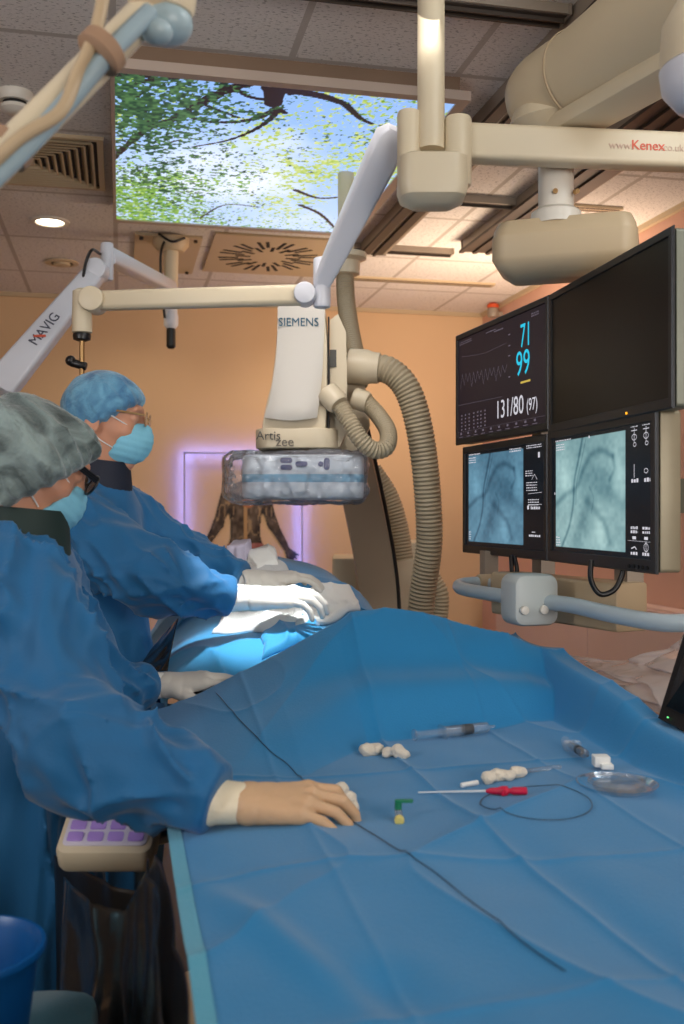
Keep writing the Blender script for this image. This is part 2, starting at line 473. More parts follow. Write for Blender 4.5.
# ------------------------------------------------------------------ sky panel on the ceiling
PZ = 2.685
px0, px1, py0, py1 = -.016, 1.05, WZ(250, 83, PZ)[1], WZ(250, 227, PZ)[1]
px0 = WZ(115, 100, PZ)[0]; px1 = WZ(453, 106, PZ)[0]
sky = thing('sky_panel', 'large backlit ceiling panel picturing tree branches against blue sky', 'light panel', ((px0 + px1) / 2, (py0 + py1) / 2, CEIL))
def sky_pixels(nx, ny):
    s = np.linspace(0, 1, nx); t = np.linspace(0, 1, ny)
    S, T = np.meshgrid(s, t, indexing='ij')
    A = (px1 - px0); B = (py1 - py0)
    X = S * A; Y = T * B
    c0 = np.array([140, 180, 238.]); c1 = np.array([190, 215, 250.]); cw = np.array([232, 240, 255.])
    cl = np.clip(fbm(X * 2.2, Y * 2.2, 0 * X, 3, 4) * 1.6 + .25 - 1.3 * np.hypot(S - .48, T - .62) + .3, 0, 1)[..., None]
    col = c0 + (c1 - c0) * np.clip(T * 1.0, 0, 1)[..., None]
    col = col + (cw - col) * cl
    def leaf(dens, scale, seed, pal):
        nonlocal col
        n = vnoise(X * scale, Y * scale, 0 * X, seed) * .6 + vnoise(X * scale * 2.1, Y * scale * 2.1, 0 * X, seed + 5) * .4
        big = fbm(X * 4.5, Y * 4.5, 0 * X, seed + 9, 3)
        m = n + big * .55 + dens > .25
        k = (vnoise(X * scale * 1.3, Y * scale * 1.3, 0 * X, seed + 13) * .5 + .5)[..., None]
        lc = np.array(pal[0], float) * (1 - k) + np.array(pal[1], float) * k
        col = np.where(m[..., None], lc, col)
    def bump(cx, cy, rx, ry): return np.exp(-((S - cx) / rx) ** 2 - ((T - cy) / ry) ** 2)
    leaf(-.50 + .8 * bump(.85, .35, .42, .35) + .35 * bump(.6, .8, .3, .25), 64, 21, ((150, 180, 70), (214, 222, 150)))
    leaf(-.48 + .75 * bump(.1, .8, .3, .25) + .35 * bump(.45, .98, .6, .14) + .3 * bump(.0, .4, .22, .6), 70, 33, ((64, 120, 56), (176, 206, 96)))
    def px(u, v):
        w = WZ(u, v, PZ); return np.array([(w[0] - px0), (w[1] - py0)])
    def branch(pts, w0, w1, c=(34, 28, 34)):
        nonlocal col
        P = smooth_path([np.append(px(*p), 0) for p in pts], 40); n = len(P)
        for i in range(n - 1):
            a, b = P[i][:2], P[i + 1][:2]; ba = b - a; L2 = ba @ ba + 1e-9
            q = np.clip(((X - a[0]) * ba[0] + (Y - a[1]) * ba[1]) / L2, 0, 1)
            d = np.hypot(X - a[0] - q * ba[0], Y - a[1] - q * ba[1])
            w = w0 + (w1 - w0) * i / n; w = w * (1 + .25 * math.sin(i * 1.7))
            col = np.where((d < w)[..., None], np.array(c, float), col)
    branch([(112, 160), (124, 148), (150, 127), (172, 120), (200, 103), (225, 91), (252, 81)], .010, .022)
    branch([(272, 82), (274, 92), (273, 104)], .030, .022); branch([(268, 88), (300, 92), (325, 97), (345, 104)], .022, .012)
    branch([(345, 104), (360, 118), (372, 124)], .012, .006)
    branch([(277, 108), (260, 117), (235, 122), (205, 121), (180, 114)], .012, .006)
    branch([(279, 110), (268, 121), (250, 132), (225, 141), (192, 147)], .010, .004)
    branch([(277, 108), (285, 113)], .012, .008)
    branch([(113, 92), (145, 81), (182, 78), (215, 79)], .013, .006); branch([(113, 76), (130, 75), (155, 77)], .012, .008)
    branch([(113, 112), (135, 97), (160, 80)], .007, .005); branch([(118, 80), (140, 100), (150, 127)], .005, .007)
    branch([(200, 103), (218, 110), (240, 118)], .008, .004); branch([(225, 91), (222, 78), (228, 74)], .008, .005)
    branch([(295, 190), (318, 198), (342, 197)], .010, .006); branch([(300, 205), (320, 214), (335, 228)], .010, .006)
    branch([(200, 218), (225, 205), (260, 207)], .005, .004); branch([(118, 140), (150, 146), (180, 140)], .005, .004)
    branch([(235, 88), (250, 97), (272, 100)], .008, .008); branch([(290, 94), (310, 84), (330, 88)], .010, .005)
    leaf(-.42 + .75 * bump(.02, .1, .35, .3) + .45 * bump(.1, .45, .25, .3) + .2 * bump(.3, .15, .25, .2), 66, 47, ((20, 50, 40), (86, 128, 76)))
    leaf(-.95 + .6 * bump(.9, .15, .3, .2) + .55 * bump(.1, .85, .25, .2), 66, 59, ((60, 110, 30), (150, 190, 50)))
    return col
nx, ny = 380, 300
C = sky_pixels(nx, ny)
Sx, Ty = np.meshgrid(np.linspace(px0, px1, nx), np.linspace(py0, py1, ny), indexing='ij')
V = np.stack([Sx.ravel(), Ty.ravel(), np.full(nx * ny, PZ)], 1)
lc = np.array([lin(c)[:3] for c in ((0, 0, 0),)])
Cl = C.reshape(-1, 3) / 255.0; Cl = np.where(Cl <= .04045, Cl / 12.92, ((Cl + .055) / 1.055) ** 2.4)
mesh_obj('screen', V, grid_faces(nx, ny)[:, ::-1], attr_emit('sky_picture', 1.25, .02), sky, False, cols=Cl)
fw = .035
mb = MB()
for a, b in (((px0 - .012, py0 - fw), (px1 + fw, py0)), ((px0 - .012, py1), (px1 + fw, py1 + fw)), ((px0 - .012, py0), (px0, py1)), ((px1, py0), (px1 + fw, py1))):
    mb.box(((a[0] + b[0]) / 2, (a[1] + b[1]) / 2, PZ + .008), ((b[0] - a[0]) / 2, (b[1] - a[1]) / 2, .014))
mb.build('frame', mat('panel_frame', (186, 168, 154), .5), sky, False)
mb = MB(); mb.box(((px0 + px1) / 2, (py0 + py1) / 2, (PZ + .022 + CEIL) / 2), ((px1 - px0) / 2 + .004, (py1 - py0) / 2 + .025, (CEIL - PZ - .022) / 2)); mb.build('recess_shade_box', mat('recess_shade_brown', (128, 104, 84), .6), sky, False)  # brown paints in the shadow of the gap between ceiling and frame

# ------------------------------------------------------------------ ceiling fixtures
M_glow = emit_mat('lamp_glow', (255, 236, 205), 9.0)
def downlight(x, y, label, watts, col=(1, .72, .46), ang=130):
    t = thing('downlight', label, 'light', (x, y, CEIL), 'recessed downlights in the ceiling')
    MB().lathe((x, y, CEIL), [(.062, 0), (.085, -.001), (.085, -.006), (.066, -.01), (.06, -.004), (.06, 0)], n=36).build('ring', M_white, t)
    MB().lathe((x, y, CEIL - .003), [(.0595, 0), (.0595, -.002)], n=36).build('diffuser', M_glow, t)
    lamp('downlight_beam', 'SPOT', (x, y, CEIL - .02), (x, y, 0), watts, col, .06, math.radians(ang), .6)
def lamp(name, kind, loc, to, e, col, size, ang=None, blend=.3, size_y=None):
    l = bpy.data.lights.new(name, kind); l.energy = e; l.color = col
    if kind == 'AREA':
        l.size = size
        if size_y: l.shape = 'RECTANGLE'; l.size_y = size_y
    else: l.shadow_soft_size = size
    if kind == 'SPOT': l.spot_size = ang; l.spot_blend = blend
    o = bpy.data.objects.new(name, l); COL.objects.link(o); o.location = tuple(loc)
    d = Vector(tuple(to)) - Vector(tuple(loc)); o.rotation_euler = d.to_track_quat('-Z', 'Y').to_euler(); return o

c = WZ(50, 221, CEIL); downlight(c[0], c[1], 'round lit downlight recessed in the ceiling left of the sky panel', 22)

c = WZ(62, 262, CEIL)
t = thing('ceiling_speaker', 'small round ceiling fitting with a dark slot behind the lit downlight', 'ceiling fitting', (c[0], c[1], CEIL))
MB().lathe((c[0], c[1], CEIL), [(.05, 0), (.085, -.002), (.085, -.008), (.06, -.012), (.055, -.004)], n=32).build('ring', M_beige, t)
MB().lathe((c[0], c[1], CEIL - .002), [(.058, 0), (.05, -.006), (.02, -.012)], n=32).build('core', M_dark, t)
MB().lathe((c[0], c[1] - .006, CEIL - .008), [(.044, 0), (.04, -.012), (.015, -.018)], n=32).build('cap', M_beige, t)

c = WZ(15, 93, CEIL)
t = thing('smoke_detector', 'white domed smoke detector on the ceiling by the square grille', 'smoke detector', (c[0], c[1], CEIL))
MB().lathe((c[0], c[1], CEIL), [(.055, 0), (.055, -.02), (.047, -.03)], n=28).build('base', M_white, t)
MB().lathe((c[0], c[1], CEIL - .03), [(.036, 0), (.036, -.014)], n=28).build('sensor_slot', M_dark, t)
MB().lathe((c[0], c[1], CEIL - .042), [(.044, 0), (.044, -.01), (.03, -.02), (.008, -.023)], n=28).build('dome', M_white, t)

# square four-way diffuser
a = WZ(103, 137, CEIL); b = WZ(103, 188, CEIL)
vx1 = a[0]; vy0 = a[1]; vy1 = b[1]; sz = vy1 - vy0; vx0 = vx1 - sz
cx, cy = (vx0 + vx1) / 2, (vy0 + vy1) / 2
t = thing('air_diffuser', 'square louvred ceiling air grille left of the sky panel', 'air vent', (cx, cy, CEIL))
mb = MB(); h = sz / 2
def sqring(mb, cx, cy, r0, z0, r1, z1, th=.004):
    def q(r, z): return [np.array((cx - r, cy - r, z)), np.array((cx + r, cy - r, z)), np.array((cx + r, cy + r, z)), np.array((cx - r, cy + r, z))]
    mb.loft([q(r0, z0), q(r1, z1), q(r1 - th, z1), q(r0 - th, z0), q(r0, z0)], cap=False)
sqring(mb, cx, cy, h, CEIL, h, CEIL - .012, .022); mb.build('frame', M_beige, t, False)
mb = MB(); mb.box((cx, cy, CEIL - .001), (h - .015, h - .015, .001)); mb.build('backing', M_dark, t, False)
for k in range(8):
    mb = MB(); r = h - .034 - k * .027
    sqring(mb, cx, cy, r, CEIL - .018, r - .012, CEIL - .002, .006); mb.build('louvre', M_beige, t, False)
mb = MB(); mb.box((cx, cy, CEIL - .009), (h - .25, h - .25, .006)); mb.build('centre_plate', M_beige, t, False)

# swirl diffuser
c = WZ(268, 255, CEIL)
t = thing('swirl_diffuser', 'square ceiling air vent with a radial ring of black slots', 'air vent', (c[0], c[1], CEIL))
mb = MB(); mb.rbox((c[0], c[1], CEIL - .006), (.30, .37, .006), .004); mb.build('plate', M_beige, t, False)
mb = MB()
for k in range(36):
    a = 2 * PI * k / 36; d = np.array((math.cos(a), math.sin(a), 0)); e = np.array((-d[1], d[0], 0))
    r0, r1 = (.10, .24) if k % 2 else (.145, .24)
    r0, r1 = (.09, .165) if k % 3 == 0 else ((.125, .25) if k % 3 == 1 else (.15, .25))
    p = np.array((c[0], c[1], CEIL - .0125)) + np.array((d[0], d[1] * 1.2, 0)) * (r0 + r1) / 2
    mb.box(p, ((r1 - r0) / 2, .0085, .001), axes(d * 1, e, (0, 0, 1)))
mb.build('slot_ring', M_dark, t, False)

# slot vents
for (ua, va, ub, vb, hw, lab) in ((345, 277, 494, 284, .035, 'long narrow slot vent across the ceiling near the back wall'),
                              (566, 205, 620, 209, .03, 'short double slot vent in the ceiling beside the right wall')):
    a = WZ(ua, va, CEIL); b = WZ(ub, vb, CEIL); m = (a + b) / 2
    t = thing('slot_vent', lab, 'air vent', (m[0], m[1], CEIL))
    L = abs(b[0] - a[0]) / 2
    mb = MB(); mb.box((m[0], m[1], CEIL - .006), (L, hw, .006)); mb.build('frame', M_beige, t, False)
    mb = MB()
    for k in (-.5, .5): mb.box((m[0], m[1] + k * hw, CEIL - .0125), (L - .012, .006, .001))
    mb.build('slot', M_aludk, t, False)

# ceiling rails for the imaging equipment
def rail(name, a, b, w, h, label, group='ceiling rails', n=2):
    a = np.array(a, float); b = np.array(b, float); m = (a + b) / 2; L = np.linalg.norm(b - a) / 2; d = (b - a) / (2 * L); e = np.array((-d[1], d[0], 0))
    t = thing(name, label, 'rail', (m[0], m[1], CEIL), group)
    mb = MB(); mb.box(m + (0, 0, -h / 2), (L, w / 2, h / 2), axes(d, e, (0, 0, 1))); mb.build('profile', M_alu, t, False)
    mb = MB()
    for k in (range(n)):
        o = (k - (n - 1) / 2) * w / n
        mb.box(m + e * o + np.array((0, 0, -h - .001)), (L, w * .13, .0012), axes(d, e, (0, 0, 1)))
        mb.box(m + e * (o + w * .2) + np.array((0, 0, -h - .006)), (L, w * .05, .006), axes(d, e, (0, 0, 1)))
    mb.build('groove', M_aludk, t, False)
    for q in (-1, 1):
        MB().box(m + d * q * (L + .004) + (0, 0, -h / 2), (.004, w / 2 + .004, h / 2 + .003), axes(d, e, (0, 0, 1))).build('end_cap', M_alu, t, False)
rail('ceiling_rail', (1.20, -.8, CEIL), (1.20, 4.72, CEIL), .13, .045, 'long ceiling rail running from above the monitor boom ball to the sky panel corner')
rail('ceiling_rail', (1.70, -.8, CEIL), (1.70, 4.55, CEIL), .20, .05, 'wide grooved ceiling rail on the right, behind the red lettered arm', n=3)
y = WZ(500, 2, CEIL)[1]; rail('cross_rail', (.25, y, CEIL - .0), (1.12, y, CEIL), .06, .025, 'brown cross rail at the top edge, near the vertical column')
y = WZ(500, 198, CEIL)[1]; rail('cross_rail', (1.28, y, CEIL), (1.59, y, CEIL), .04, .03, 'short cross rail between the two long ceiling rails', n=1)
y = WZ(420, 242, CEIL)[1]; rail('cross_rail', (1.06, y + .1, CEIL), (1.60, y + .1, CEIL), .05, .025, 'thin cross rail past the far ends of the long ceiling rails', n=1)
c = np.array([1.2, WZ(560, 20, CEIL)[1], CEIL - .05])
t = thing('rail_bracket', 'small bolted bracket where the top brown rail meets the long rail', 'bracket', (c[0], c[1], CEIL - .045))
mb = MB(); mb.rbox(c + (-.03, 0, -.004), (.045, .03, .006), .006); mb.build('plate', M_steel, t)
MB().cyl(c + (-.03, 0, -.01), c + (-.03, 0, -.016), .009, n=12).build('bolt', M_black, t)

# ------------------------------------------------------------------ wall art: figure in a glowing frame
yb = Y1 - .02
fa = WY(184, 453, yb); fb = WY(301, 453, yb)
fx0, fx1, fz1, fz0 = fa[0], fb[0], fa[2], .55
t = thing('led_frame', 'rectangular violet-white light strip frame on the back wall', 'wall light', ((fx0 + fx1) / 2, yb, fz0))
M_led = emit_mat('led_strip', (100, 122, 255), 34.0)
M_ledbar = mat('led_bar', (176, 170, 196), .5)
for nm, a, b in (('side_strip', (fx0, fz0), (fx0, fz1)), ('side_strip', (fx1, fz0), (fx1, fz1)), ('top_strip', (fx0, fz1), (fx1, fz1)), ('bottom_strip', (fx0, fz0), (fx1, fz0))):
    m = ((a[0] + b[0]) / 2, yb - .040, (a[1] + b[1]) / 2)
    q = MB().box(m, (abs(b[0] - a[0]) / 2 + .005, .004, abs(b[1] - a[1]) / 2 + .005)).build(nm, M_ledbar, t, False)
    MB().box((m[0], yb - .0345, m[2]), (abs(b[0] - a[0]) / 2 + .004, .0012, abs(b[1] - a[1]) / 2 + .004)).build('light_strip', M_led, q, False)
# painted anatomical torso (flat cut-out picture)
def fig_sdf(X, Z):
    P = np.stack([X, 0 * X, Z], -1)
    def seg(a, b, ra, rb): return rc(P, (a[0], 0, a[1]), (b[0], 0, b[1]), ra, rb)
    d = np.minimum(seg((-.045, .09), (.045, .09), .080, .080), seg((0, .08), (0, -.14), .115, .085))
    d = sm(d, seg((-.035, -.24), (.035, -.24), .075, .075), .04); d = sm(d, seg((0, -.1), (0, -.25), .08, .1), .03)
    for s in (-1, 1):
        d = sm(d, seg((s * .112, .10), (s * .170, -.08), .044, .032), .02); d = sm(d, seg((s * .170, -.08), (s * .262, -.24), .034, .02), .02)
        for k, an in enumerate((-.5, -.25, 0, .25, .55)):
            a = -PI / 2 + s * (.55 + an); d = np.minimum(d, seg((s * .262, -.24), (s * .262 + .085 * math.cos(a), -.24 + .085 * math.sin(a)), .018, .007))
        d = sm(d, seg((s * .06, -.27), (s * .08, -.62), .075, .05), .03)
    return d
fc = WY(246, 512, yb); cxf, czf = fc[0], 1.455
res = .0055
gx = np.arange(-.40, .401, res); gz = np.arange(-.68, .44, res)
GX, GZ = np.meshgrid(gx, gz, indexing='ij'); D = fig_sdf(GX.astype(np.float32), GZ.astype(np.float32))
ins = (D[:-1, :-1] < 0) & (D[1:, :-1] < 0) & (D[1:, 1:] < 0) & (D[:-1, 1:] < 0)
Fg = grid_faces(len(gx), len(gz))[ins.ravel()]
used = np.unique(Fg); rm = -np.ones(len(gx) * len(gz), int); rm[used] = np.arange(len(used))
v1 = vnoise(GX * 26, GZ * 14, 0 * GX, 5); v2 = vnoise(GX * 60, GZ * 40, 0 * GX, 8)
base = np.array([80, 66, 50.]) + 22 * v1[..., None] + 26 * v2[..., None]
vein = np.abs(vnoise(GX * 34, GZ * 10, 0 * GX, 15)) < .06
base = np.where(vein[..., None], np.array([150, 126, 92.]), base)
base = np.where((np.abs(GX) < .012)[..., None] & (GZ < .12)[..., None], np.array([176, 140, 92.]), base)
base = np.where((np.hypot(GX - .015, (GZ - .06)) < .04)[..., None], np.array([170, 110, 70.]), base)
base = np.where((D > -.010)[..., None], base * .55, base)
base = np.where(((GZ < -.2) & (np.abs(GX) < .11))[..., None], np.array([170, 112, 104.]) + 30 * v1[..., None], base)
cl = np.clip(base, 0, 255).reshape(-1, 3)[used] / 255; cl = cl ** 2.2
Vf = np.stack([GX.ravel() + cxf, np.full(GX.size, yb + .012), GZ.ravel() + czf], 1)[used]
n = len(Vf); Vb = Vf + (0, .007, 0)
o = mesh_obj('anatomy_picture', np.concatenate([Vf, Vb]), np.concatenate([rm[Fg], rm[Fg][:, ::-1] + n]), attr_mat('anatomy_print', .6), None, False, cols=np.concatenate([cl, cl]), loc=(cxf, yb + .012, czf - .6))
tag(o, 'flat anatomical picture of a bare torso on the back wall inside the light strip', 'wall picture')
# ------------------------------------------------------------------ red-lettered suspension arm with its column
D0 = 2.2
colb = W(432, 150, D0)
t = thing('suspension_arm', 'cream jointed ceiling arm with red lettering on its horizontal beam', 'ceiling arm', (colb[0], colb[1], CEIL))
MB().cyl(W(431, 150, D0), np.append(W(431, 150, D0)[:2], CEIL - .04), .030, n=32).build('column', M_cream, t)
MB().lathe(np.append(W(431, 150, D0)[:2], CEIL - .045), [(.05, 0), (.10, .02), (.11, .045)], n=36).build('ceiling_flange', M_cream, t)
# housing
hc = W(432, 170, D0); R = axes(RIGHT, FWD, UP)
mb = MB(); top, bot = W(432, 137, D0)[2] - .01, W(432, 207, D0)[2]
def rrect(c, hx, hy, r, z, seg=5):
    o = []
    for cx, cy, a0 in ((1, 1, 0), (-1, 1, 90), (-1, -1, 180), (1, -1, 270)):
        for k in range(seg + 1):
            a = math.radians(a0 + 90 * k / seg)
            p = c[:2] + RIGHT[:2] * (cx * (hx - r) + r * math.cos(a)) + FWD[:2] * (cy * (hy - r) + r * math.sin(a)); o.append((p[0], p[1], z))
    return o
mb.loft([rrect(hc, .066, .055, .03, top - .04), rrect(hc, .074, .062, .035, top - .045), rrect(hc, .076, .064, .035, bot + .035), rrect(hc, .070, .058, .032, bot + .015), rrect(hc, .045, .035, .02, bot)])
mb.build('pivot_housing', M_cream, t)
for u, rr in ((409, .026), (458, .030)):
    p = W(u, 150, D0 - .0); k = MB(); k.cyl((p[0], p[1], top - .10), (p[0], p[1], W(u, 111 if u < 430 else 117, D0)[2]), rr, n=28, bev=.008); k.build('pivot_drum', M_cream, t)
# horizontal beam to the right
a = W(458, 136, D0 + .02); b = W(760, 150, D0 + .10); d = b - a; d[2] = 0; d /= np.linalg.norm(d); e = np.cross(UP, d)
m = (a + b) / 2; m[2] = W(575, 148, D0 + .05)[2]; L = np.linalg.norm((b - a)[:2]) / 2
beam = MB().rbox(m, (.040, .028, L), .012, axes(UP, e, d), bev=.004); beam.v = beam.v
beam.build('extension_beam', M_cream, t)
fr = -e if np.dot(-e, -FWD) > 0 else e
p = W(634, 150, D0 + .02); P0 = m + d * np.dot(p - m, d) + fr * .0288; 
M_red = mat('red_print', (214, 92, 66), .5); M_grey = mat('grey_print', (200, 170, 150), .5)
text_mesh('Kenex', .030, P0 + UP * -.008, d, UP, 'red_lettering', M_red, t, bold=True)
text_mesh('www.', .024, P0 - d * .052 + UP * -.008, d, UP, 'faint_lettering', M_grey, t)
text_mesh('.co.uk', .022, P0 + d * .070 + UP * -.008, d, UP, 'faint_lettering', M_grey, t)
# sprung arm down to the elbow
a = W(391, 138, D0 + .085); b = W(322, 282, 2.5); d = (b - a); Ld = np.linalg.norm(d); d /= Ld
e1 = RIGHT - d * np.dot(RIGHT, d); e1 /= np.linalg.norm(e1); e2 = np.cross(d, e1)
mb = MB()
def orect(c, hx, hy, r=.01, seg=3):
    o = []
    for cx, cy, a0 in ((1, 1, 0), (-1, 1, 90), (-1, -1, 180), (1, -1, 270)):
        for k in range(seg + 1):
            an = math.radians(a0 + 90 * k / seg); o.append(c + e1 * (cx * (hx - r) + r * math.cos(an)) + e2 * (cy * (hy - r) + r * math.sin(an)))
    return o
mb.loft([orect(a + d * Ld * q, hx, hy) for q, hx, hy in ((-.06, .02, .02), (0, .036, .034), (.15, .036, .036), (.75, .027, .028), (1, .022, .024))])
mb.build('spring_arm', M_cool, t)
el = W(322, 285, 2.5)
MB().cyl(W(322, 258, 2.5), W(322, 308, 2.5), .022, n=24, bev=.006).build('elbow', M_cool, t)
c0 = W(305, 295, 2.5); MB().cyl(c0 - FWD * .035, c0 + FWD * .03, .027, n=28, bev=.005).build('elbow_joint', M_cool, t)
c1 = W(94, 301, 2.62); d = c1 - c0; L = np.linalg.norm(d); d /= L; e2 = np.cross(FWD, d)
mb = MB(); mb.rbox((c0 + c1) / 2, (.025, .02, L / 2), .012, axes(np.cross(d, FWD) / np.linalg.norm(np.cross(d, FWD)), np.cross(np.cross(d, FWD), d) / np.linalg.norm(np.cross(np.cross(d, FWD), d)), d), bev=.003)
mb.build('forearm', M_cream, t)
MB().cyl(c1 - FWD * .04, c1 + FWD * .035, .032, n=32, bev=.004).build('end_joint', M_cream, t)
c2 = W(82, 300, 2.62)
MB().lathe(c2, [(.012, .03), (.024, .022), (.026, -.06), (.026, -.085), (.02, -.088)], n=28).build('drop_tube', M_cream, t)
MB().lathe(c2 + (0, 0, -.088), [(.022, 0), (.024, -.006), (.022, -.016), (.012, -.02)], n=24).build('drop_collar', M_black, t)
MB().cyl(c2 + (0, 0, -.10), c2 + (0, 0, -.30), .007, n=12).build('hanging_rod', M_brass, t)
k = c2 + (0, 0, -.175)
MB().cyl(k + RIGHT * .012, k - RIGHT * .03 + UP * .012, .011, n=16, bev=.003).sphere(k - RIGHT * .03 + UP * .016, .014, 12).build('clamp_knob', M_black, t)

# ------------------------------------------------------------------ second ceiling arm (left): plate, post, two links
pc = WZ(171, 240, CEIL)
t = thing('shield_arm', 'white folding ceiling arm on a square plate, dark lettering on its lower link', 'ceiling arm', (pc[0], pc[1], CEIL))
a, b = WZ(135, 232, CEIL), WZ(203, 235, CEIL); h = (b[0] - a[0]) / 2; pm = np.array(((a[0] + b[0]) / 2, a[1] + .36, CEIL))
mb = MB(); mb.box(pm - (0, 0, .006), (h, .36, .006)); mb.build('ceiling_plate', M_beige, t, False)
for sx in (-1, 1):
    for sy in (-1, 1):
        q = pm + (sx * (h - .03), sy * .32, -.012); MB().cyl(q, q - (0, 0, .012), .009, n=12).build('plate_bolt', M_black, t)
d0 = 4.72; tp = np.append(W(171, 246, d0)[:2], CEIL - .012)
MB().lathe(tp, [(.085, 0), (.085, -.03), (.06, -.06)], n=32).build('swivel', M_beige, t)
MB().cyl(tp - (0, 0, .05), np.append(tp[:2], W(168, 300, d0)[2]), .036, .030, n=28).build('post', M_cream, t)
q = np.append(tp[:2], W(168, 300, d0)[2])
MB().lathe(q, [(.030, 0), (.03, -.06), (.034, -.075), (.034, -.12), (.022, -.135)], n=24).build('lower_post', M_cool, t)
MB().lathe(q - (0, 0, .13), [(.02, 0), (.022, -.02), (.022, -.09), (.012, -.10)], n=20).build('plug', M_black, t)
mb = MB(); mb.tube(smooth_path([tp + (-.02, -.06, -.0), tp + (-.05, -.08, -.09), tp + (-.045, -.05, -.25), tp + (-.03, -.03, -.38)], 24), .006, 8); mb.tube(smooth_path([tp + (-.06, -.08, .0), tp + (0, -.09, -.035), tp + (.06, -.07, -.01)], 16), .006, 8); mb.build('post_cable', M_black, t)
def link(a, b, ha, hb, dep, nm, m, side=None):
    d = b - a; L = np.linalg.norm(d); d = d / L
    v = np.cross(d, FWD); v /= np.linalg.norm(v); f = np.cross(v, d)
    mb = MB(); rings = []
    for q, hh in ((0, ha * .8), (.01, ha), (.99, hb), (1, hb * .8)):
        c = a + d * L * q; o = []
        for cx, cy, a0 in ((1, 1, 0), (-1, 1, 90), (-1, -1, 180), (1, -1, 270)):
            for k in range(4):
                an = math.radians(a0 + 30 * k); r = min(hh, dep) * .45; o.append(c + v * (cx * (hh - r) + r * math.cos(an)) + f * (cy * (dep - r) + r * math.sin(an)))
        rings.append(o)
    mb.loft(rings); return mb.build(nm, m, t), d, v, f
e0 = W(109, 262, 3.3)
link(W(108, 256, 3.3), q + (0, 0, .06), .026, .03, .028, 'upper_link', M_cool)
MB().cyl(W(107, 243, 3.3), W(107, 281, 3.3), .021, n=26, bev=.006).build('elbow', M_cool, t)
j0 = W(97, 271, 3.25); MB().cyl(j0 - FWD * .04, j0 + FWD * .035, .036, n=30, bev=.006).build('elbow_joint', M_cool, t)
j1 = W(-2, 390, 3.0)
_, d, v, f = link(j0, j1, .034, .050, .028, 'lower_link', M_cool)
ff = -f if np.dot(f, -FWD) > 0 else f
ff = f if np.dot(f, -FWD) > 0 else -f
p = W(46, 340, 3.1); P0 = j0 + d * np.dot(p - j0, d) + ff * .0295
up = v if v[2] > 0 else -v
M_ink = mat('dark_print', (70, 74, 92), .5)
ex = -d
text_mesh('MAVIG', .044, P0 - ex * .048 - up * .015, ex, up, 'lettering', M_ink, t, extrude=.0008)
mb = MB(); mb.box(P0 + ex * -.012 - up * .004 + ff * .0014, (.004, .018, .0006), axes(ex * .8 + up * .6, up * .8 - ex * .6, ff)); mb.build('red_stroke', M_red, t, False)
mb = MB(); mb.tube(smooth_path([W(100, 254, 3.28), W(92, 250, 3.2), W(86, 262, 3.2), W(83, 278, 3.2)], 24), .005, 8); mb.build('elbow_cable', M_black, t)

# ------------------------------------------------------------------ out-of-focus arm close to the standpoint, top left
t = thing('cable_arm', 'cream ceiling arm with strapped pale cables crossing the top left corner', 'ceiling arm', W(168, 10, 1.15))
M_pale = mat('pale_blue_cable', (150, 172, 182), .4); M_strap = mat('tan_strap', (160, 128, 102), .7); M_pcap = mat('pale_blue_plastic', (160, 182, 190), .35)
E0, E1 = W(160, -2, 1.15), W(-30, 190, 1.05)
MB().tube(smooth_path([E0, W(80, 80, 1.10), E1], 20), .020, 20).build('arm_tube', M_cream, t)
q = np.array
MB().tube(smooth_path([W(150, 12, 1.11), W(110, 52, 1.08), W(62, 108, 1.06), W(30, 143, 1.04), W(-25, 196, 1.0)], 30), .0105, 14).build('cable', M_pale, t)
MB().tube(smooth_path([W(108, -30, 1.09), W(96, 30, 1.07), W(78, 72, 1.06), W(60, 112, 1.035), W(20, 138, 1.01), W(-25, 180, 1.0)], 40), .007, 12).build('cable', M_tan, t)
for u, v_ in ((100, 53), (7, 150)):
    c = W(u, v_, 1.075); d = (E1 - E0) / np.linalg.norm(E1 - E0); MB().lathe(c - d * .012, [(.024, 0), (.0265, .002), (.0265, .016), (.024, .018)], axis=d, n=28).build('strap', M_strap, t)
c = W(165, 8, 1.15)
MB().cyl(W(148, -14, 1.18), W(150, 12, 1.13), .024, n=24, bev=.006).build('joint_block', M_beige, t)
MB().cyl(W(172, -16, 1.15), W(168, 14, 1.15), .03, n=28, bev=.008).build('joint_collar', M_cream, t)
MB().sphere(W(167, 24, 1.15), (.030, .030, .024), 20).build('joint_cap', M_pcap, t)
MB().sphere(W(157, 32, 1.12), (.018, .018, .014), 16).build('joint_knob', M_pcap, t)
MB().cyl(W(172, -16, 1.15), np.append(W(172, -16, 1.15)[:2], CEIL), .03, n=24).build('drop_post', M_cream, t)

# ------------------------------------------------------------------ monitor boom
bc = W(552, 92, 2.35)
t = thing('monitor_boom', 'huge cream ceiling boom that carries the monitors, with rounded end, post and housing', 'ceiling boom', (bc[0], bc[1], CEIL))
M_boom = mat('boom_cream', (206, 190, 160), .5, noise=.05, nscale=4)
d = W(690, 5, 1.95) - bc; d[2] = 0; Ld = np.linalg.norm(d); d /= Ld; e = np.cross(UP, d)
mb = MB(); rings = []
n = 40
prof = [(-.118, .0), (-.112, .35), (-.095, .62), (-.065, .85), (-.03, .965), (0, 1.0), (.06, .99), (.12, .96), (.2, 1.0), (.35, 1.10), (.6, 1.2), (1.3, 1.25)]
for s, k in prof:
    k = max(k, .02); c = bc + d * s + UP * (.018 * min(max(s, 0) / .5, 1))
    rings.append([c + .104 * k * (math.cos(x) * e + math.sin(x) * UP * (.93 if math.sin(x) > 0 else 1.0)) for x in np.linspace(0, 2 * PI, n, endpoint=False)])
mb.loft(rings); mb.build('boom_arm', M_boom, t)
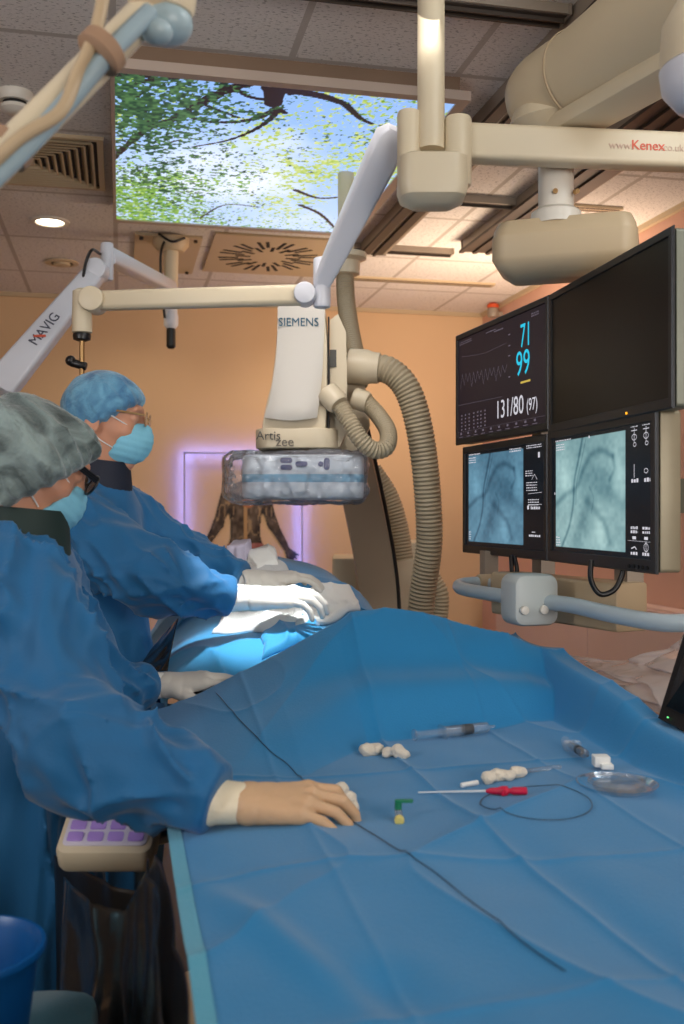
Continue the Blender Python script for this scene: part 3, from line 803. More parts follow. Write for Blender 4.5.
MB().lathe(bc + d * .10, [(.1005, 0), (.1030, .002), (.1030, .006), (.1005, .008)], axis=d, n=40, cap=False).build('seam_ring', M_tan, t)
mb = MB(); mb.rbox(bc + d * .62 + UP * -.104, (.66, .055, .020), .03, axes(d, e, UP)); mb.build('lower_cover', M_cream, t)
pp = W(556, 150, 2.35)
mb = MB(); mb.lathe((pp[0], pp[1], bc[2] - .13), [(.035, .0), (.055, .012), (.11, .05), (.10, .08)], n=32); mb.build('arm_cone', M_cream, t)
MB().cyl((pp[0], pp[1], bc[2] - .16), (pp[0], pp[1], W(556, 200, 2.35)[2]), .037, n=32).build('post', M_white, t)
MB().cyl((pp[0], pp[1], W(556, 163, 2.35)[2]), (pp[0], pp[1], W(556, 222, 2.35)[2]), .041, n=32, bev=.003).build('post_sleeve', M_white, t)
for s in (-.25, .9): MB().cyl(np.array((pp[0], pp[1], W(556, 197, 2.35)[2])) - FWD * .036 + RIGHT * s * .04, np.array((pp[0], pp[1], W(556, 197, 2.35)[2])) - FWD * .046 + RIGHT * s * .045, .006, n=12).build('screw', M_brass, t)
MB().lathe((pp[0], pp[1], W(556, 222, 2.35)[2]), [(.06, -.01), (.058, .02), (.044, .03)], n=32).build('post_foot', M_white, t)
hz0, hz1 = W(560, 274, 2.35)[2], W(560, 219, 2.35)[2]
hcn = W(566, 250, 2.38); ax = np.array([CT, -ST, 0]); R2 = axes((0, -1, 0), (1, 0, 0), UP)
Rz = lambda a: np.array([[math.cos(a), -math.sin(a), 0], [math.sin(a), math.cos(a), 0], [0, 0, 1]])
hR = Rz(math.radians(-30))
mb = MB()
def hring(sx, sy, r, z):
    o = []
    for cx, cy, a0 in ((1, 1, 0), (-1, 1, 90), (-1, -1, 180), (1, -1, 270)):
        for k in range(7):
            a = math.radians(a0 + 15 * k); o.append(np.append(hcn[:2], z) + hR @ np.array((cx * (sx - r) + r * math.cos(a), cy * (sy - r) + r * math.sin(a), 0)))
    return o
hx, hy = .166, .100
mb.loft([hring(hx - .035, hy - .035, .02, hz0), hring(hx - .008, hy - .008, .034, hz0 + .020), hring(hx, hy, .038, hz0 + .034), hring(hx, hy, .038, hz1 - .045)])
mb.build('housing', M_beige, t)
mb = MB(); mb.loft([hring(hx - .002, hy - .002, .037, hz1 - .046), hring(hx - .004, hy - .004, .037, hz1 - .03), hring(hx - .014, hy - .014, .034, hz1 - .008), hring(hx - .04, hy - .04, .03, hz1)]); mb.build('housing_lid', M_beige, t)

# monitors
MC = [np.append(W(455, 512, 3.04)[:2], 0), np.append(W(548, 512, 2.46)[:2], 0), np.append(W(672.5, 512, 1.857)[:2], 0)]
LC = [np.append(W(462, 512, 3.0)[:2], 0), np.append(W(547, 512, 2.47)[:2], 0), np.append(W(656, 512, 1.93)[:2], 0)]
# frame behind the monitors, the beam below and the handle rail
mid = (MC[0] + MC[2]) / 2; bdir = (MC[2] - MC[0]) / np.linalg.norm(MC[2] - MC[0]); bn = np.cross(bdir, UP)   # bn points to the table
bk = -bn
for q in (.3, .68):
    p = MC[0] + (MC[2] - MC[0]) * q + bk * .125
    MB().box(p + UP * 1.60, (.03, .02, .34), axes(bdir, bn, UP)).build('carrier_upright', M_alu, t, False)
p = MC[0] + (MC[2] - MC[0]) * .5 + bk * .125; MB().box(p + UP * 1.80, (.36, .035, .03), axes(bdir, bn, UP)).build('carrier_crossbar', M_alu, t, False)
bx0, bx1 = W(505, 598, 2.62), W(632, 600, 2.2)
m = (bx0 + bx1) / 2; dd = bx1 - bx0; dd[2] = 0; Lb = np.linalg.norm(dd) / 2; dd /= 2 * Lb
mb = MB(); mb.rbox(m, (.054, .045, Lb), .008, axes(UP, np.cross(UP, dd), dd), bev=.004); mb.build('lower_beam', M_tan, t)
M_rail = mat('handle_rail_grey', (176, 190, 196), .3, noise=.03)
hp = smooth_path([W(490, 583, 2.78), W(474, 583, 2.78), W(460, 585, 2.74), W(463, 589, 2.66), W(490, 594, 2.5), W(530, 600, 2.33), W(570, 605, 2.18), W(610, 614, 2.05), W(655, 622, 1.95), W(690, 623, 1.9), W(740, 622, 1.85)], 90)
MB().tube(hp, .0175, 18).build('handle_rail', M_rail, t)
MB().cyl(W(478, 583, 2.78), W(498, 582, 2.8), .024, n=20, bev=.004).build('rail_end', M_tan, t)
MB().box(W(489, 572, 2.82), (.02, .02, .06)).build('rail_bracket', M_alu, t, False)
kc = W(529, 599, 2.28)
mb = MB(); mb.rbox(kc, (.055, .058, .042), .024, axes(np.array(RIGHT) * .96 + FWD * .28, UP, np.cross(np.array(RIGHT) * .96 + FWD * .28, UP)), bev=.012)
M_block = mat('clamp_block_grey', (186, 192, 190), .4)
kb = mb.build('clamp_block', M_block, t)
kk = -np.cross(np.array(RIGHT) * .96 + FWD * .28, UP); kk = kk if np.dot(kk, -FWD) > 0 else -kk
for u in (513, 535): q = W(u, 608, 2.28); q = q + kk * (.043 - np.dot(q - kc, kk)); MB().cyl(q, q + kk * .01, .010, n=18, bev=.002).build('clamp_screw', M_white, kb)
mb = MB(); mb.tube(smooth_path([W(591, 560, 2.12), W(591, 580, 2.12), W(600, 594, 2.12), W(614, 590, 2.12), W(622, 575, 2.12), W(624, 560, 2.12)], 30), .006, 10); mb.build('cable', M_black, t)
mb = MB(); mb.tube(smooth_path([W(511, 555, 2.6), W(512, 572, 2.6), W(515, 580, 2.6), W(517, 570, 2.6), W(514, 556, 2.6)], 24), .006, 10); mb.build('cable', M_black, t)
MB().box(W(684, 496, 2.05), (.03, .02, .035)).build('side_bracket', mat('dark_olive', (78, 76, 58), .5), t, False)

M_bez = mat('black_bezel', (20, 23, 28), .38, noise=.1); M_side = mat('monitor_side', (120, 122, 108), .45, metal=.2, noise=.3, nscale=30)
M_scr_off = mat('screen_off', (10, 8, 7), .32, spec=.22)
M_cyan = emit_mat('readout_cyan', (52, 196, 226), 1.1); M_wtxt = emit_mat('readout_white', (216, 214, 222), 1.0); M_dim = emit_mat('readout_dim', (128, 118, 130), .7); M_yel = emit_mat('readout_yellow', (220, 190, 90), .9)
class Mon: pass
def monitor(pl, pr, z0, z1, label, th, bz, bzb, tilt=0.0, side=M_side):
    o = Mon(); d = pr - pl; L = np.linalg.norm(d); o.e = d / L; o.n = np.cross(o.e, UP); o.w = L; o.h = z1 - z0; o.o = pl + UP * z0
    c = (pl + pr) / 2 + UP * z0
    o.t = thing('monitor', label, 'monitor', c - o.n * th / 2, 'wall of four monitors on the boom')
    R = axes(o.e, UP, o.n)
    m = c + UP * o.h / 2
    mb = MB(); mb.rbox(m - o.n * th * .60, (L / 2 - .004, o.h / 2 - .004, th * .40), .008, R, bev=.003); mb.build('back_shell', side, o.t)
    mb = MB(); w2, h2 = L / 2 - .002, o.h / 2 - .001
    def q(w, h, y0, z): return [m + o.e * -w + UP * (-h + y0) + o.n * z, m + o.e * w + UP * (-h + y0) + o.n * z, m + o.e * w + UP * h + o.n * z, m + o.e * -w + UP * h + o.n * z]
    mb.loft([q(w2, h2, 0, -th * .12), q(w2, h2, 0, -.003), q(w2 - .003, h2 - .003, 0, 0), q(w2 - bz + .002, h2 - bz, bzb - bz, 0), q(w2 - bz, h2 - bz - .002, bzb - bz, -.005)], cap=False)
    mb.build('bezel', M_bez, o.t, False)
    o.sx0, o.sx1, o.sy0, o.sy1 = bz + .002, L - bz - .002, bzb + .001, o.h - bz - .001
    o.P = lambda a, b, z=-.004: o.o + o.e * (o.sx0 + a * (o.sx1 - o.sx0)) + UP * (o.sy0 + b * (o.sy1 - o.sy0)) + o.n * z
    o.sw, o.sh = o.sx1 - o.sx0, o.sy1 - o.sy0
    return o
def screen_plain(o, m, nm='screen'):
    mb = MB(); mb.add([o.P(0, 0), o.P(1, 0), o.P(1, 1), o.P(0, 1)], [(0, 1, 2, 3)]); return mb.build(nm, m, o.t, False)
def screen_img(o, fn, nx, ny, strength, nm='screen'):
    a = np.linspace(0, 1, nx); b = np.linspace(0, 1, ny); A, B = np.meshgrid(a, b, indexing='ij')
    c = np.clip(fn(A, B), 0, 255).reshape(-1, 3) / 255; c = np.where(c <= .04045, c / 12.92, ((c + .055) / 1.055) ** 2.4)
    V = o.P(0, 0) + A.reshape(-1, 1) * o.e * o.sw + B.reshape(-1, 1) * UP * o.sh
    return mesh_obj(nm, V, grid_faces(nx, ny), attr_emit('screen_picture', strength, .03), o.t, False, cols=c)
class Ink:
    def __init__(s, o): s.o = o; s.mb = MB()
    def txt(s, str_, a, b, size, align='LEFT', sx=1.0, bold=False):
        P, f = text_mesh(str_, size, s.o.P(a, b, -.0032), s.o.e, UP, None, None, None, align, .0001, bold, sx); s.mb.add(P, f); return s
    def bar(s, a, b, w, h):
        o = s.o; s.mb.add([o.P(a, b, -.0034), o.P(a + w, b, -.0034), o.P(a + w, b + h, -.0034), o.P(a, b + h, -.0034)], [(0, 1, 2, 3)]); return s
    def line(s, pts, w):
        o = s.o
        for p, q in zip(pts, pts[1:]):
            dx, dy = (q[0] - p[0]) * o.sw, (q[1] - p[1]) * o.sh; L = math.hypot(dx, dy) + 1e-9; nx_, ny_ = -dy / L * w / o.sw, dx / L * w / o.sh
            s.mb.add([o.P(p[0] - nx_, p[1] - ny_, -.0034), o.P(q[0] - nx_, q[1] - ny_, -.0034), o.P(q[0] + nx_, q[1] + ny_, -.0034), o.P(p[0] + nx_, p[1] + ny_, -.0034)], [(0, 1, 2, 3)])
        return s
    def fine(s, a, b, w, rows, h=.012, gap=.024, seed=1):
        r = random.Random(seed)
        for k in range(rows):
            x = a
            while x < a + w:
                l = r.uniform(.008, .02); s.bar(x, b - k * gap, min(l, a + w - x), h * r.uniform(.7, 1)); x += l + .006
        return s
    def done(s, nm, m, par): return s.mb.build(nm, m, par, False)

# upper left: vital signs
o = monitor(MC[0], MC[1], 1.651, 1.986, 'upper left monitor showing cyan 71 and 99 and white 131/80', .05, .016, .018)
s = screen_plain(o, mat('screen_plum', (14, 10, 13), .35, spec=.2, emit=(44, 34, 44), estr=.55))
Ink(o).txt('71', .745, .70, .088, sx=.74).txt('99', .70, .46, .092, sx=.92).done('large_readout', M_cyan, s)
Ink(o).txt('131/80', .475, .125, .070, sx=.90).txt('(97)', .81, .135, .046, sx=.85).done('pressure_readout', M_wtxt, s)
Ink(o).bar(.75, .385, .10, .018).done('yellow_readout', M_yel, s)
ink = Ink(o)
zig = []
for k in range(12): zig += [(.03 + k * .05, .50 - k * .003 + .03 * (k % 3)), (.055 + k * .05, .64 - .004 * k)]
ink.line(zig, .0006).line([(.05, .82), (.2, .79), (.35, .77), (.6, .79)], .0003).line([(.0, .34), (.55, .315)], .0004)
ink.fine(.02, .96, .16, 2, .008, .02, 3).fine(.36, .95, .12, 1, .012, .02, 4).fine(.46, .93, .10, 1, .012, .02, 5).fine(.86, .95, .07, 2, .012, .02, 6)
for k, y in enumerate((.22, .185, .15, .115, .08)):
    for x in (.04, .09, .14, .20, .25, .29, .34): ink.bar(x, y, .016, .014)
for k in range(10): ink.bar(.03 + k * .095, .035, .02, .02).bar(.015 + k * .095, .012, .05, .006)
for y in (.85, .75, .66, .47, .26): ink.bar(.62, y, .02, .01)
ink.line([(0, .065), (1, .065)], .0003).done('fine_readout', M_dim, s)

# upper right: dark
o = monitor(MC[1], MC[2], 1.642, 1.985, 'upper right monitor, large black screen switched off', .05, .016, .020)
screen_plain(o, M_scr_off)
mb = MB(); mb.add([o.P(.70, -.045, .001), o.P(.715, -.045, .001), o.P(.715, -.03, .001), o.P(.70, -.03, .001)], [(0, 1, 2, 3)]); mb.build('status_light', emit_mat('led_orange', (255, 170, 40), 2), o.t, False)

# lower pair: x-ray pictures
def xray(A, B, tone, contrast):
    x = A; y = B
    n = fbm(x * 4, y * 4, 0 * x, 41, 4)
    v = .58 + .12 * n
    def band(pts, w, amt, soft=.4):
        nonlocal v
        P = smooth_path([np.append(np.array(p, float), 0) for p in pts], 24)
        d = np.full(x.shape, 9.0)
        for p, q in zip(P, P[1:]):
            ba = (q - p)[:2]; L2 = ba @ ba + 1e-9
            t_ = np.clip(((x - p[0]) * ba[0] + (y - p[1]) * ba[1]) / L2, 0, 1)
            d = np.minimum(d, np.hypot(x - p[0] - t_ * ba[0], y - p[1] - t_ * ba[1]))
        v = v + amt * np.exp(-(d / w) ** 2)
    # soft-tissue gap, bright
    v = v + .22 * np.exp(-((x - .62 - .25 * (.35 - y)) / .13) ** 2 - ((y - .17) / .22) ** 2)
    v = v + .22 * np.exp(-((x - .15) / .16) ** 2 - ((y - .66) / .24) ** 2) + .20 * np.exp(-((x - .92) / .10) ** 2 - ((y - .62) / .22) ** 2)
    v = v + .12 * np.exp(-((x - .12) / .2) ** 2 - ((y - .12) / .16) ** 2)
    # iliac rim, ramus, femoral head
    band([(0, .40), (.18, .50), (.34, .56), (.44, .72), (.55, .83), (.7, .86), (.84, .80)], .030, -.22)
    band([(.50, .42), (.62, .33), (.74, .22), (.80, .06)], .035, -.20); band([(.50, .42), (.42, .25), (.30, .05)], .07, -.14)
    band([(.80, .5), (.9, .42), (1.0, .38)], .05, -.13); band([(.84, .80), (.86, .70), (.80, .6)], .02, -.16)
    v = v - .13 * np.exp(-(np.hypot((x - .6) / .22, (y - .60) / .2)) ** 4)
    band([(.42, 1.0), (.36, .8), (.30, .62), (.28, .4), (.22, .2), (.10, .0)], .016, -.30); band([(.47, .98), (.40, .78), (.335, .6), (.32, .4)], .008, -.16)
    band([(.52, .55), (.58, .45), (.55, .32)], .01, -.10)
    v = v + .05 * vnoise(x * 26, y * 26, 0 * x, 77)
    v = np.clip((v - .5) * contrast + .52, .06, .97)[..., None]
    return np.array(tone[0], float) * (1 - v) + np.array(tone[1], float) * v
def mk(frac, tone, contrast, bg):
    def fn(A, B):
        c = np.empty(A.shape + (3,)); c[:] = bg
        m = (A < frac) & (A > .045) & (B > .045) & (B < .965)
        im = xray((A - .045) / (frac - .045), (B - .045) / .92, tone, contrast)
        return np.where(m[..., None], im, c)
    return fn
o = monitor(LC[0], LC[1], 1.328, 1.645, 'lower left monitor with dim blue x-ray picture and text column', .04, .018, .022)
s = screen_img(o, mk(.765, ((22, 52, 74), (128, 182, 208)), 1.15, (9, 16, 24)), 150, 120, .9)
ink = Ink(o)
ink.fine(.05, .965, .16, 1, .014, .02, 11).fine(.05, .93, .10, 3, .012, .024, 12).fine(.60, .965, .14, 2, .012, .022, 13).fine(.80, .975, .17, 2, .010, .02, 14).bar(.93, .86, .02, .05)
ink.fine(.79, .74, .08, 3, .010, .022, 15).fine(.80, .63, .12, 4, .010, .024, 16).line([(.86, .66), (.89, .71), (.92, .66)], .0007).fine(.82, .47, .12, 3, .010, .024, 17).bar(.81, .385, .02, .035).fine(.85, .385, .10, 1, .03, .02, 18)
ink.fine(.05, .14, .03, 4, .012, .024, 19).bar(.86, .17, .04, .006).fine(.83, .13, .13, 1, .02, .03, 20)
ink.line([(.82, .53), (.97, .54)], .0005).line([(.82, .43), (.97, .43)], .0005); ink.done('fine_readout', M_wtxt, s)
o = monitor(LC[1], LC[2], 1.328, 1.652, 'lower right monitor with bright x-ray picture and icon column', .055, .022, .026, side=mat('monitor_side_warm', (150, 140, 116), .45, metal=.2, noise=.2, nscale=20))
s = screen_img(o, mk(.775, ((42, 84, 98), (190, 226, 224)), 1.2, (8, 18, 26)), 190, 150, .95)
ink = Ink(o)
ink.fine(.045, .965, .18, 1, .012, .02, 21).fine(.05, .93, .10, 3, .011, .022, 22).fine(.05, .12, .05, 4, .011, .022, 23).bar(.42, .95, .012, .02).bar(.03, .5, .01, .02)
def ring(cx, cy, rx, ry, w=.0007): ink.line([(cx + rx * math.cos(a), cy + ry * math.sin(a)) for a in np.linspace(0, 2 * PI, 17)], w)
for x in (.855, .955):
    ink.line([(x, .86), (x, .97)], .0008).line([(x - .025, .95), (x + .025, .95)], .0008); ring(x, .90, .02, .022); ink.fine(x - .03, .975, .06, 1, .008, .02, 31); ring(x + .005, .845, .012, .014)
ink.line([(.855, .60), (.855, .70)], .0010); ring(.955, .645, .016, .016); ink.fine(.83, .565, .06, 1, .03, .02, 33).fine(.94, .565, .05, 1, .03, .02, 34)
for x in (.855, .955): ink.fine(x - .03, .22, .06, 2, .022, .03, int(x * 100)); ink.bar(x - .015, .145, .03, .022); ink.fine(x - .03, .03, .06, 1, .026, .02, int(x * 77))
ring(.955, .09, .018, .03); ink.line([(.955, .05), (.955, .13)], .0008).line([(.83, .075), (.86, .09), (.875, .07)], .0012).line([(.80, .135), (1.0, .13)], .0003)
ink.done('fine_readout', M_wtxt, s)
mb = MB()
for k in range(5): q = o.o + o.e * (o.w * (.80 + k * .035)) + UP * .012 + o.n * .0005; mb.cyl(q, q + o.n * .002, .004, n=10)
mb.build('button_row', M_dark, o.t)

# ------------------------------------------------------------------ surgical lamp head at the right edge
c = W(712, 58, 1.45)
t = thing('lamp_head', 'pale rounded lamp head cut by the top right corner of the photo', 'surgical lamp', c)
mb = MB(); mb.lathe(c, [(.004, .09), (.05, .085), (.07, .05), (.073, 0), (.072, -.012)], n=36); mb.build('shell', M_cream, t)
mb = MB(); mb.lathe(c, [(.071, -.012), (.074, -.016), (.070, -.045), (.05, -.07), (.02, -.082), (.003, -.084)], n=36); mb.build('lower_bowl', M_cool, t)
MB().cyl(c + (0, 0, .08), (c[0], c[1], CEIL), .022, n=24).build('drop_post', M_cream, t)

# ------------------------------------------------------------------ C-arm: detector head, arc, base, hoses
DC = 3.0
hd = W(303, 400, DC)
t = thing('x_ray_c_arm', 'tall white x-ray machine head with blue lettering, grey hoses and C-shaped arm', 'x-ray machine', W(400, 612, 4.0) * (1, 1, 0))
M_head = mat('machine_white', (196, 191, 183), .36, noise=.03, nscale=4); M_head2 = mat('machine_cream', (204, 190, 164), .42, noise=.03)
# main head: profile in the image plane, extruded backwards
def cu(u, v, dd=0.0): return W(u, v, DC) + FWD * dd
front = [(278, 306), (325, 304), (324, 340), (320, 378), (311, 402), (300, 418), (296, 436), (262, 436), (262, 420), (265, 410), (270, 392), (274, 360), (277, 330)]
def shrink(o, k):
    c = np.mean(o, axis=0); return [tuple(c + (np.array(p) - c) * k) for p in o]
hp = [(278, 308), (282, 304.5), (320, 304), (325.5, 307), (328, 340), (328, 400), (326, 436), (322, 442), (268, 442), (262, 436), (262, 424), (266, 404), (271, 385), (275, 355), (277, 330)]
mb = MB(); mb.loft([[cu(*p, dd=z) for p in shrink(hp, k)] for z, k in ((0, .965), (.008, .99), (.02, 1), (.24, 1), (.255, .98), (.26, .95))]); mb.build('head_housing', M_head2, t, auto=30)
# curved bright front cover: convex shield, flaring outward at the bottom
mb = MB(); rings = []
for k in range(17):
    q = k / 16; v = 306 + q * 112
    ul = 278 - 2 * q - 14 * max(q - .35, 0) ** 1.5 * 1.35 - 1.0 * (q > .9); ur = 325 - 4 * q - 11 * max(q - .5, 0) ** 1.5
    out = .012 + .055 * max(q - .25, 0) ** 2.0; out = out if q < .93 else out * (1 - (q - .93) * 5)
    rings.append([cu(ul + (ur - ul) * s, v + (3.5 * math.sin(PI * s) * q), -out * (1 - .55 * abs(2 * s - 1) ** 3) - .003) for s in np.linspace(0, 1, 13)] + [cu(ur, v, .02), cu(ul, v, .02)])
mb.loft(rings); mb.build('front_cover', M_head, t, auto=50)
M_teal = mat('teal_print', (10, 78, 104), .5); M_gtxt = mat('grey_lettering', (72, 70, 66), .5); M_gtxt2 = mat('pale_grey_lettering', (112, 104, 92), .5)
text_mesh('SIEMENS', .0355, cu(278.5, 327, -.0165), RIGHT, UP, 'lettering', M_teal, t, extrude=.0012, bold=False, sx=.92)
# side panel with the dark seam and buttons (right side)
mb = MB(); mb.loft([[cu(*p, dd=z) for p in [(330, 318), (338, 312), (346, 330), (347, 372), (347, 430), (340, 446), (330, 446)]] for z in (.03, .22)]); mb.build('side_panel', M_head2, t, auto=30)
mb = MB(); mb.box(cu(333, 357, .028), (.010, .004, .026), R); mb.box(cu(333, 357, .026), (.004, .004, .012), R); mb.build('side_switch', M_gtxt, t, False)
mb = MB(); mb.box(cu(328.6, 380, .020), (.0024, .02, .19), R); mb.build('side_seam', M_dark, t, False)
# collar with model lettering
def soft(c, hx, hy, hz, r, nm, m, par, bev=.01, RR=None):
    mb = MB(); mb.rbox(c, (hx, hy, hz), r, axes(RIGHT, FWD, UP) if RR is None else RR, bev=bev, seg=7); return mb.build(nm, m, par)
cc = W(297, 438, DC) + FWD * .10
col = soft(cc, .128, .115, .030, .07, 'collar', M_head2, t, .006)
text_mesh('Artis', .037, cu(256.5, 440, -.0165), RIGHT, UP, 'lettering', M_gtxt, t, extrude=.0015)
text_mesh('zee', .040, cu(276, 446.5, -.0165), RIGHT, UP, 'pale_lettering', M_gtxt2, t, extrude=.0015, bold=True)
# flat detector
DCc = W(303, 477, DC) + FWD * .13
det = soft(DCc, .183, .165, .066, .045, 'detector', mat('detector_white', (214, 224, 232), .35), t, .012)
mb = MB(); mb.rbox(W(303, 478.5, DC) + FWD * .13, (.1845, .1665, .012), .046, axes(RIGHT, FWD, UP), bev=.001, seg=7); mb.build('blue_stripe', mat('stripe_blue', (112, 176, 208), .4), det)
M_btn = mat('button_navy', (34, 52, 110), .4)
for u, v, w, h in ((287, 461, 6, 2.6), (287, 468, 6, 2.6), (302, 464.5, 6, 2.6), (321, 464.5, 2.6, 2.6), (327, 464.5, 3, 6)):
    q = W(u, v, DC) + FWD * (-.0352)
    mb = MB(); mb.rbox(q - FWD * .0, (w * .003, h * .003, .004), min(w, h) * .003 * .95, axes(RIGHT, UP, FWD), bev=.001); bt = mb.build('button', M_btn, det)
# corrugated hoses
def hose(pts, r, nm='hose', step=.012, rib=.004, m=M_hose):
    P, rs = hose_path(pts, r, step, rib); return MB().tube(P, rs, 18).build(nm, m, t)
big = hose([W(372, 368, 3.15), W(388, 370, 3.13), W(404, 384, 3.12), (W(415, 410, 3.12)), W(423, 450, 3.13), W(428, 500, 3.15), W(429, 545, 3.18), W(423, 590, 3.22), W(418, 640, 3.25)], .044, step=.013)
MB().lathe(W(348, 366, 3.16), [(.048, 0), (.055, .004), (.056, .06), (.050, .075), (.048, .10)], axis=W(388, 369, 3.14) - W(348, 366, 3.16), n=32).build('hose_coupling', M_head2, big)
lp = hose([W(341, 407, 2.97), W(350, 422, 2.95), W(361, 440, 2.94), W(374, 450, 2.95), W(386, 447, 2.97), W(388, 432, 3.02), W(378, 415, 3.08), W(366, 402, 3.12)], .027, step=.010, rib=.003)
MB().lathe(W(327, 392, 3.0), [(.030, 0), (.036, .004), (.036, .05), (.030, .062)], axis=W(341, 407, 2.97) - W(327, 392, 3.0), n=26).build('hose_coupling', M_head2, lp)
MB().lathe(W(354, 398, 3.12), [(.030, 0), (.034, .004), (.034, .04), (.028, .05)], axis=W(372, 404, 3.1) - W(354, 398, 3.12), n=26).build('hose_coupling', M_head2, lp)
hose([W(345, 275, 3.65), W(346, 300, 3.62), W(350, 330, 3.55), W(356, 362, 3.45), W(358, 385, 3.4)], .034, step=.011)
hose([W(372, 470, 3.9), W(388, 495, 3.9), W(398, 525, 3.9), W(404, 560, 3.9)], .040, step=.013)
hose([W(432, 578, 3.7), W(440, 598, 3.7), W(436, 640, 3.7)], .035, step=.013)
q = np.append(W(346, 265, 3.65)[:2], W(346, 262, 3.65)[2])
MB().lathe(q, [(.040, -.05), (.05, -.045), (.052, .0), (.075, .01), (.075, .03), (.04, .04)], n=30).build('hose_hanger', M_cream, t)
MB().cyl(q + (0, 0, .035), (q[0], q[1], CEIL), .03, n=20).build('hanger_post', M_cream, t)
# C-shaped arc
mb = MB(); rings = []
A0 = W(352, 360, 3.4); 
path = [(338, 372, 3.36), (348, 420, 3.5), (360, 470, 3.62), (371, 520, 3.72), (379, 565, 3.78), (383, 610, 3.8), (383, 680, 3.72), (372, 760, 3.4)]
S = smooth_path([W(*p) for p in path], 48)
for i, p in enumerate(S):
    dd = S[min(i + 1, len(S) - 1)] - S[max(i - 1, 0)]; dd = dd / np.linalg.norm(dd); sx = RIGHT; nn = np.cross(dd, sx); nn /= np.linalg.norm(nn)
    wl, wr, th = .085, .055, .05
    rings.append([p - sx * wl + nn * th, p - sx * (wl + .008), p - sx * wl - nn * th, p + sx * wr - nn * th, p + sx * (wr + .006), p + sx * wr + nn * th])
mb.loft(rings); arc = mb.build('arc', mat('arc_tan', (176, 156, 132), .45, noise=.03), t, auto=30)
mb = MB(); mb.tube([p + RIGHT * .060 - FWD * .052 for p in S], .007, 8); mb.build('arc_track', M_dark, arc)
mb = MB(); mb.loft([[cu(*p, dd=z) for p in [(328, 345), (346, 340), (366, 372), (372, 420), (360, 448), (334, 448)]] for z in (.20, .42)]); mb.build('head_carriage', M_head2, t, auto=30)
b0 = W(412, 575, 4.05)
mb = MB(); zt = W(412, 542, 4.05)[2]
mb.rbox((b0[0], b0[1] + .15, zt / 2), (.14, .22, zt / 2), .02, axes(RIGHT, FWD, UP), bev=.01); bs = mb.build('base_cabinet', M_head2, t)
mb = MB(); mb.rbox(W(350, 600, 4.1) * (1, 1, 0) + (0, .1, W(350, 557, 4.1)[2] / 2), (.05, .2, W(350, 557, 4.1)[2] / 2), .015, axes(RIGHT, FWD, UP), bev=.008); mb.build('side_cabinet', M_head2, t)
mb = MB(); mb.cyl(W(398, 541, 3.95), W(398, 532, 3.95), .03, n=20, bev=.004); mb.cyl(W(425, 541, 3.95), W(425, 534, 3.95), .02, n=16); mb.build('top_fitting', M_white, t)
mb = MB(); mb.rbox((b0[0], b0[1], .04), (.34, .45, .04), .05, axes(RIGHT, FWD, UP)); mb.build('floor_plate', M_head2, t)
# wrinkled clear cover round the detector
def fcover(P):
    q = P - DCc.astype(np.float32); x = q @ RIGHT.astype(np.float32); y = q @ FWD.astype(np.float32); z = q[..., 2]
    x = x + .026
    dx = np.maximum(np.abs(x) - .180, 0); dy = np.maximum(np.abs(y) - .14, 0); dz = np.maximum(np.abs(z) - .036, 0)
    d = np.sqrt(dx * dx + dy * dy + dz * dz) - .036
    d = d + .006 * ridged(x * 14, y * 14, z * 26, 3) + .004 * ridged(x * 38, y * 50, z * 50, 9) - .003
    return d
M_wrap = clear_mat('clear_wrap', c=(232, 228, 244), alpha=.12, rough=.20, bump=1.0, bscale=32, gl=1.1)
V, Fq = surfnet(fcover, DCc - .27, DCc + .27, .0055)
o = mesh_obj('plastic_cover', V, Fq, M_wrap, loc=DCc - (0, 0, .09)); tag(o, 'crinkled clear plastic cover wrapped round the x-ray detector', 'plastic cover')

# small beacon far right, cabinets along the right wall
c = W(493, 316, 5.6)
t = thing('warning_beacon', 'tiny beacon with an orange-red cap high in the back right corner', 'beacon', c)
c = np.array((X1 - .06, WX(493, 312, X1 - .06)[1], WX(493, 317, X1 - .06)[2])); t.location = tuple(c)
mb = MB(); mb.cyl(c, c + (0, 0, .055), .034, n=22, bev=.004); mb.build('body', M_alu, t)
mb = MB(); mb.lathe(c + (0, 0, .055), [(.036, 0), (.036, .02), (.025, .03), (.003, .032)], n=22); mb.build('cap', mat('orange_cap', (214, 84, 40), .4), t)
MB().box(c + (.03, 0, .02), (.03, .012, .012)).build('arm', M_alu, t, False)
yj = WX(587, 650, X1 - .12)[1]
zt = WX(600, 600, X1 - .12)[2] + .55
M_cab = mat('cabinet_laminate', (216, 186, 174), .55, noise=.05, nscale=4)
t = thing('wall_cabinet', 'long low pinkish cabinet along the right wall below the monitors', 'cabinet', (X1 - .06, yj, 0))
mb = MB(); mb.box((X1 - .052, yj, .54), (.045, 1.25, .50)); mb.build('body', M_cab, t, False)
for k, (y0, y1) in enumerate(((yj - 1.2, yj - .004), (yj + .004, yj + 1.2))):
    mb = MB(); mb.box((X1 - .108, (y0 + y1) / 2, .55), (.010, (y1 - y0) / 2, .48)); dr = mb.build('door', M_cab, t, False)
mb = MB(); mb.box((X1 - .05, yj, .02), (.04, 1.2, .02)); mb.build('plinth', M_dark, t, False)
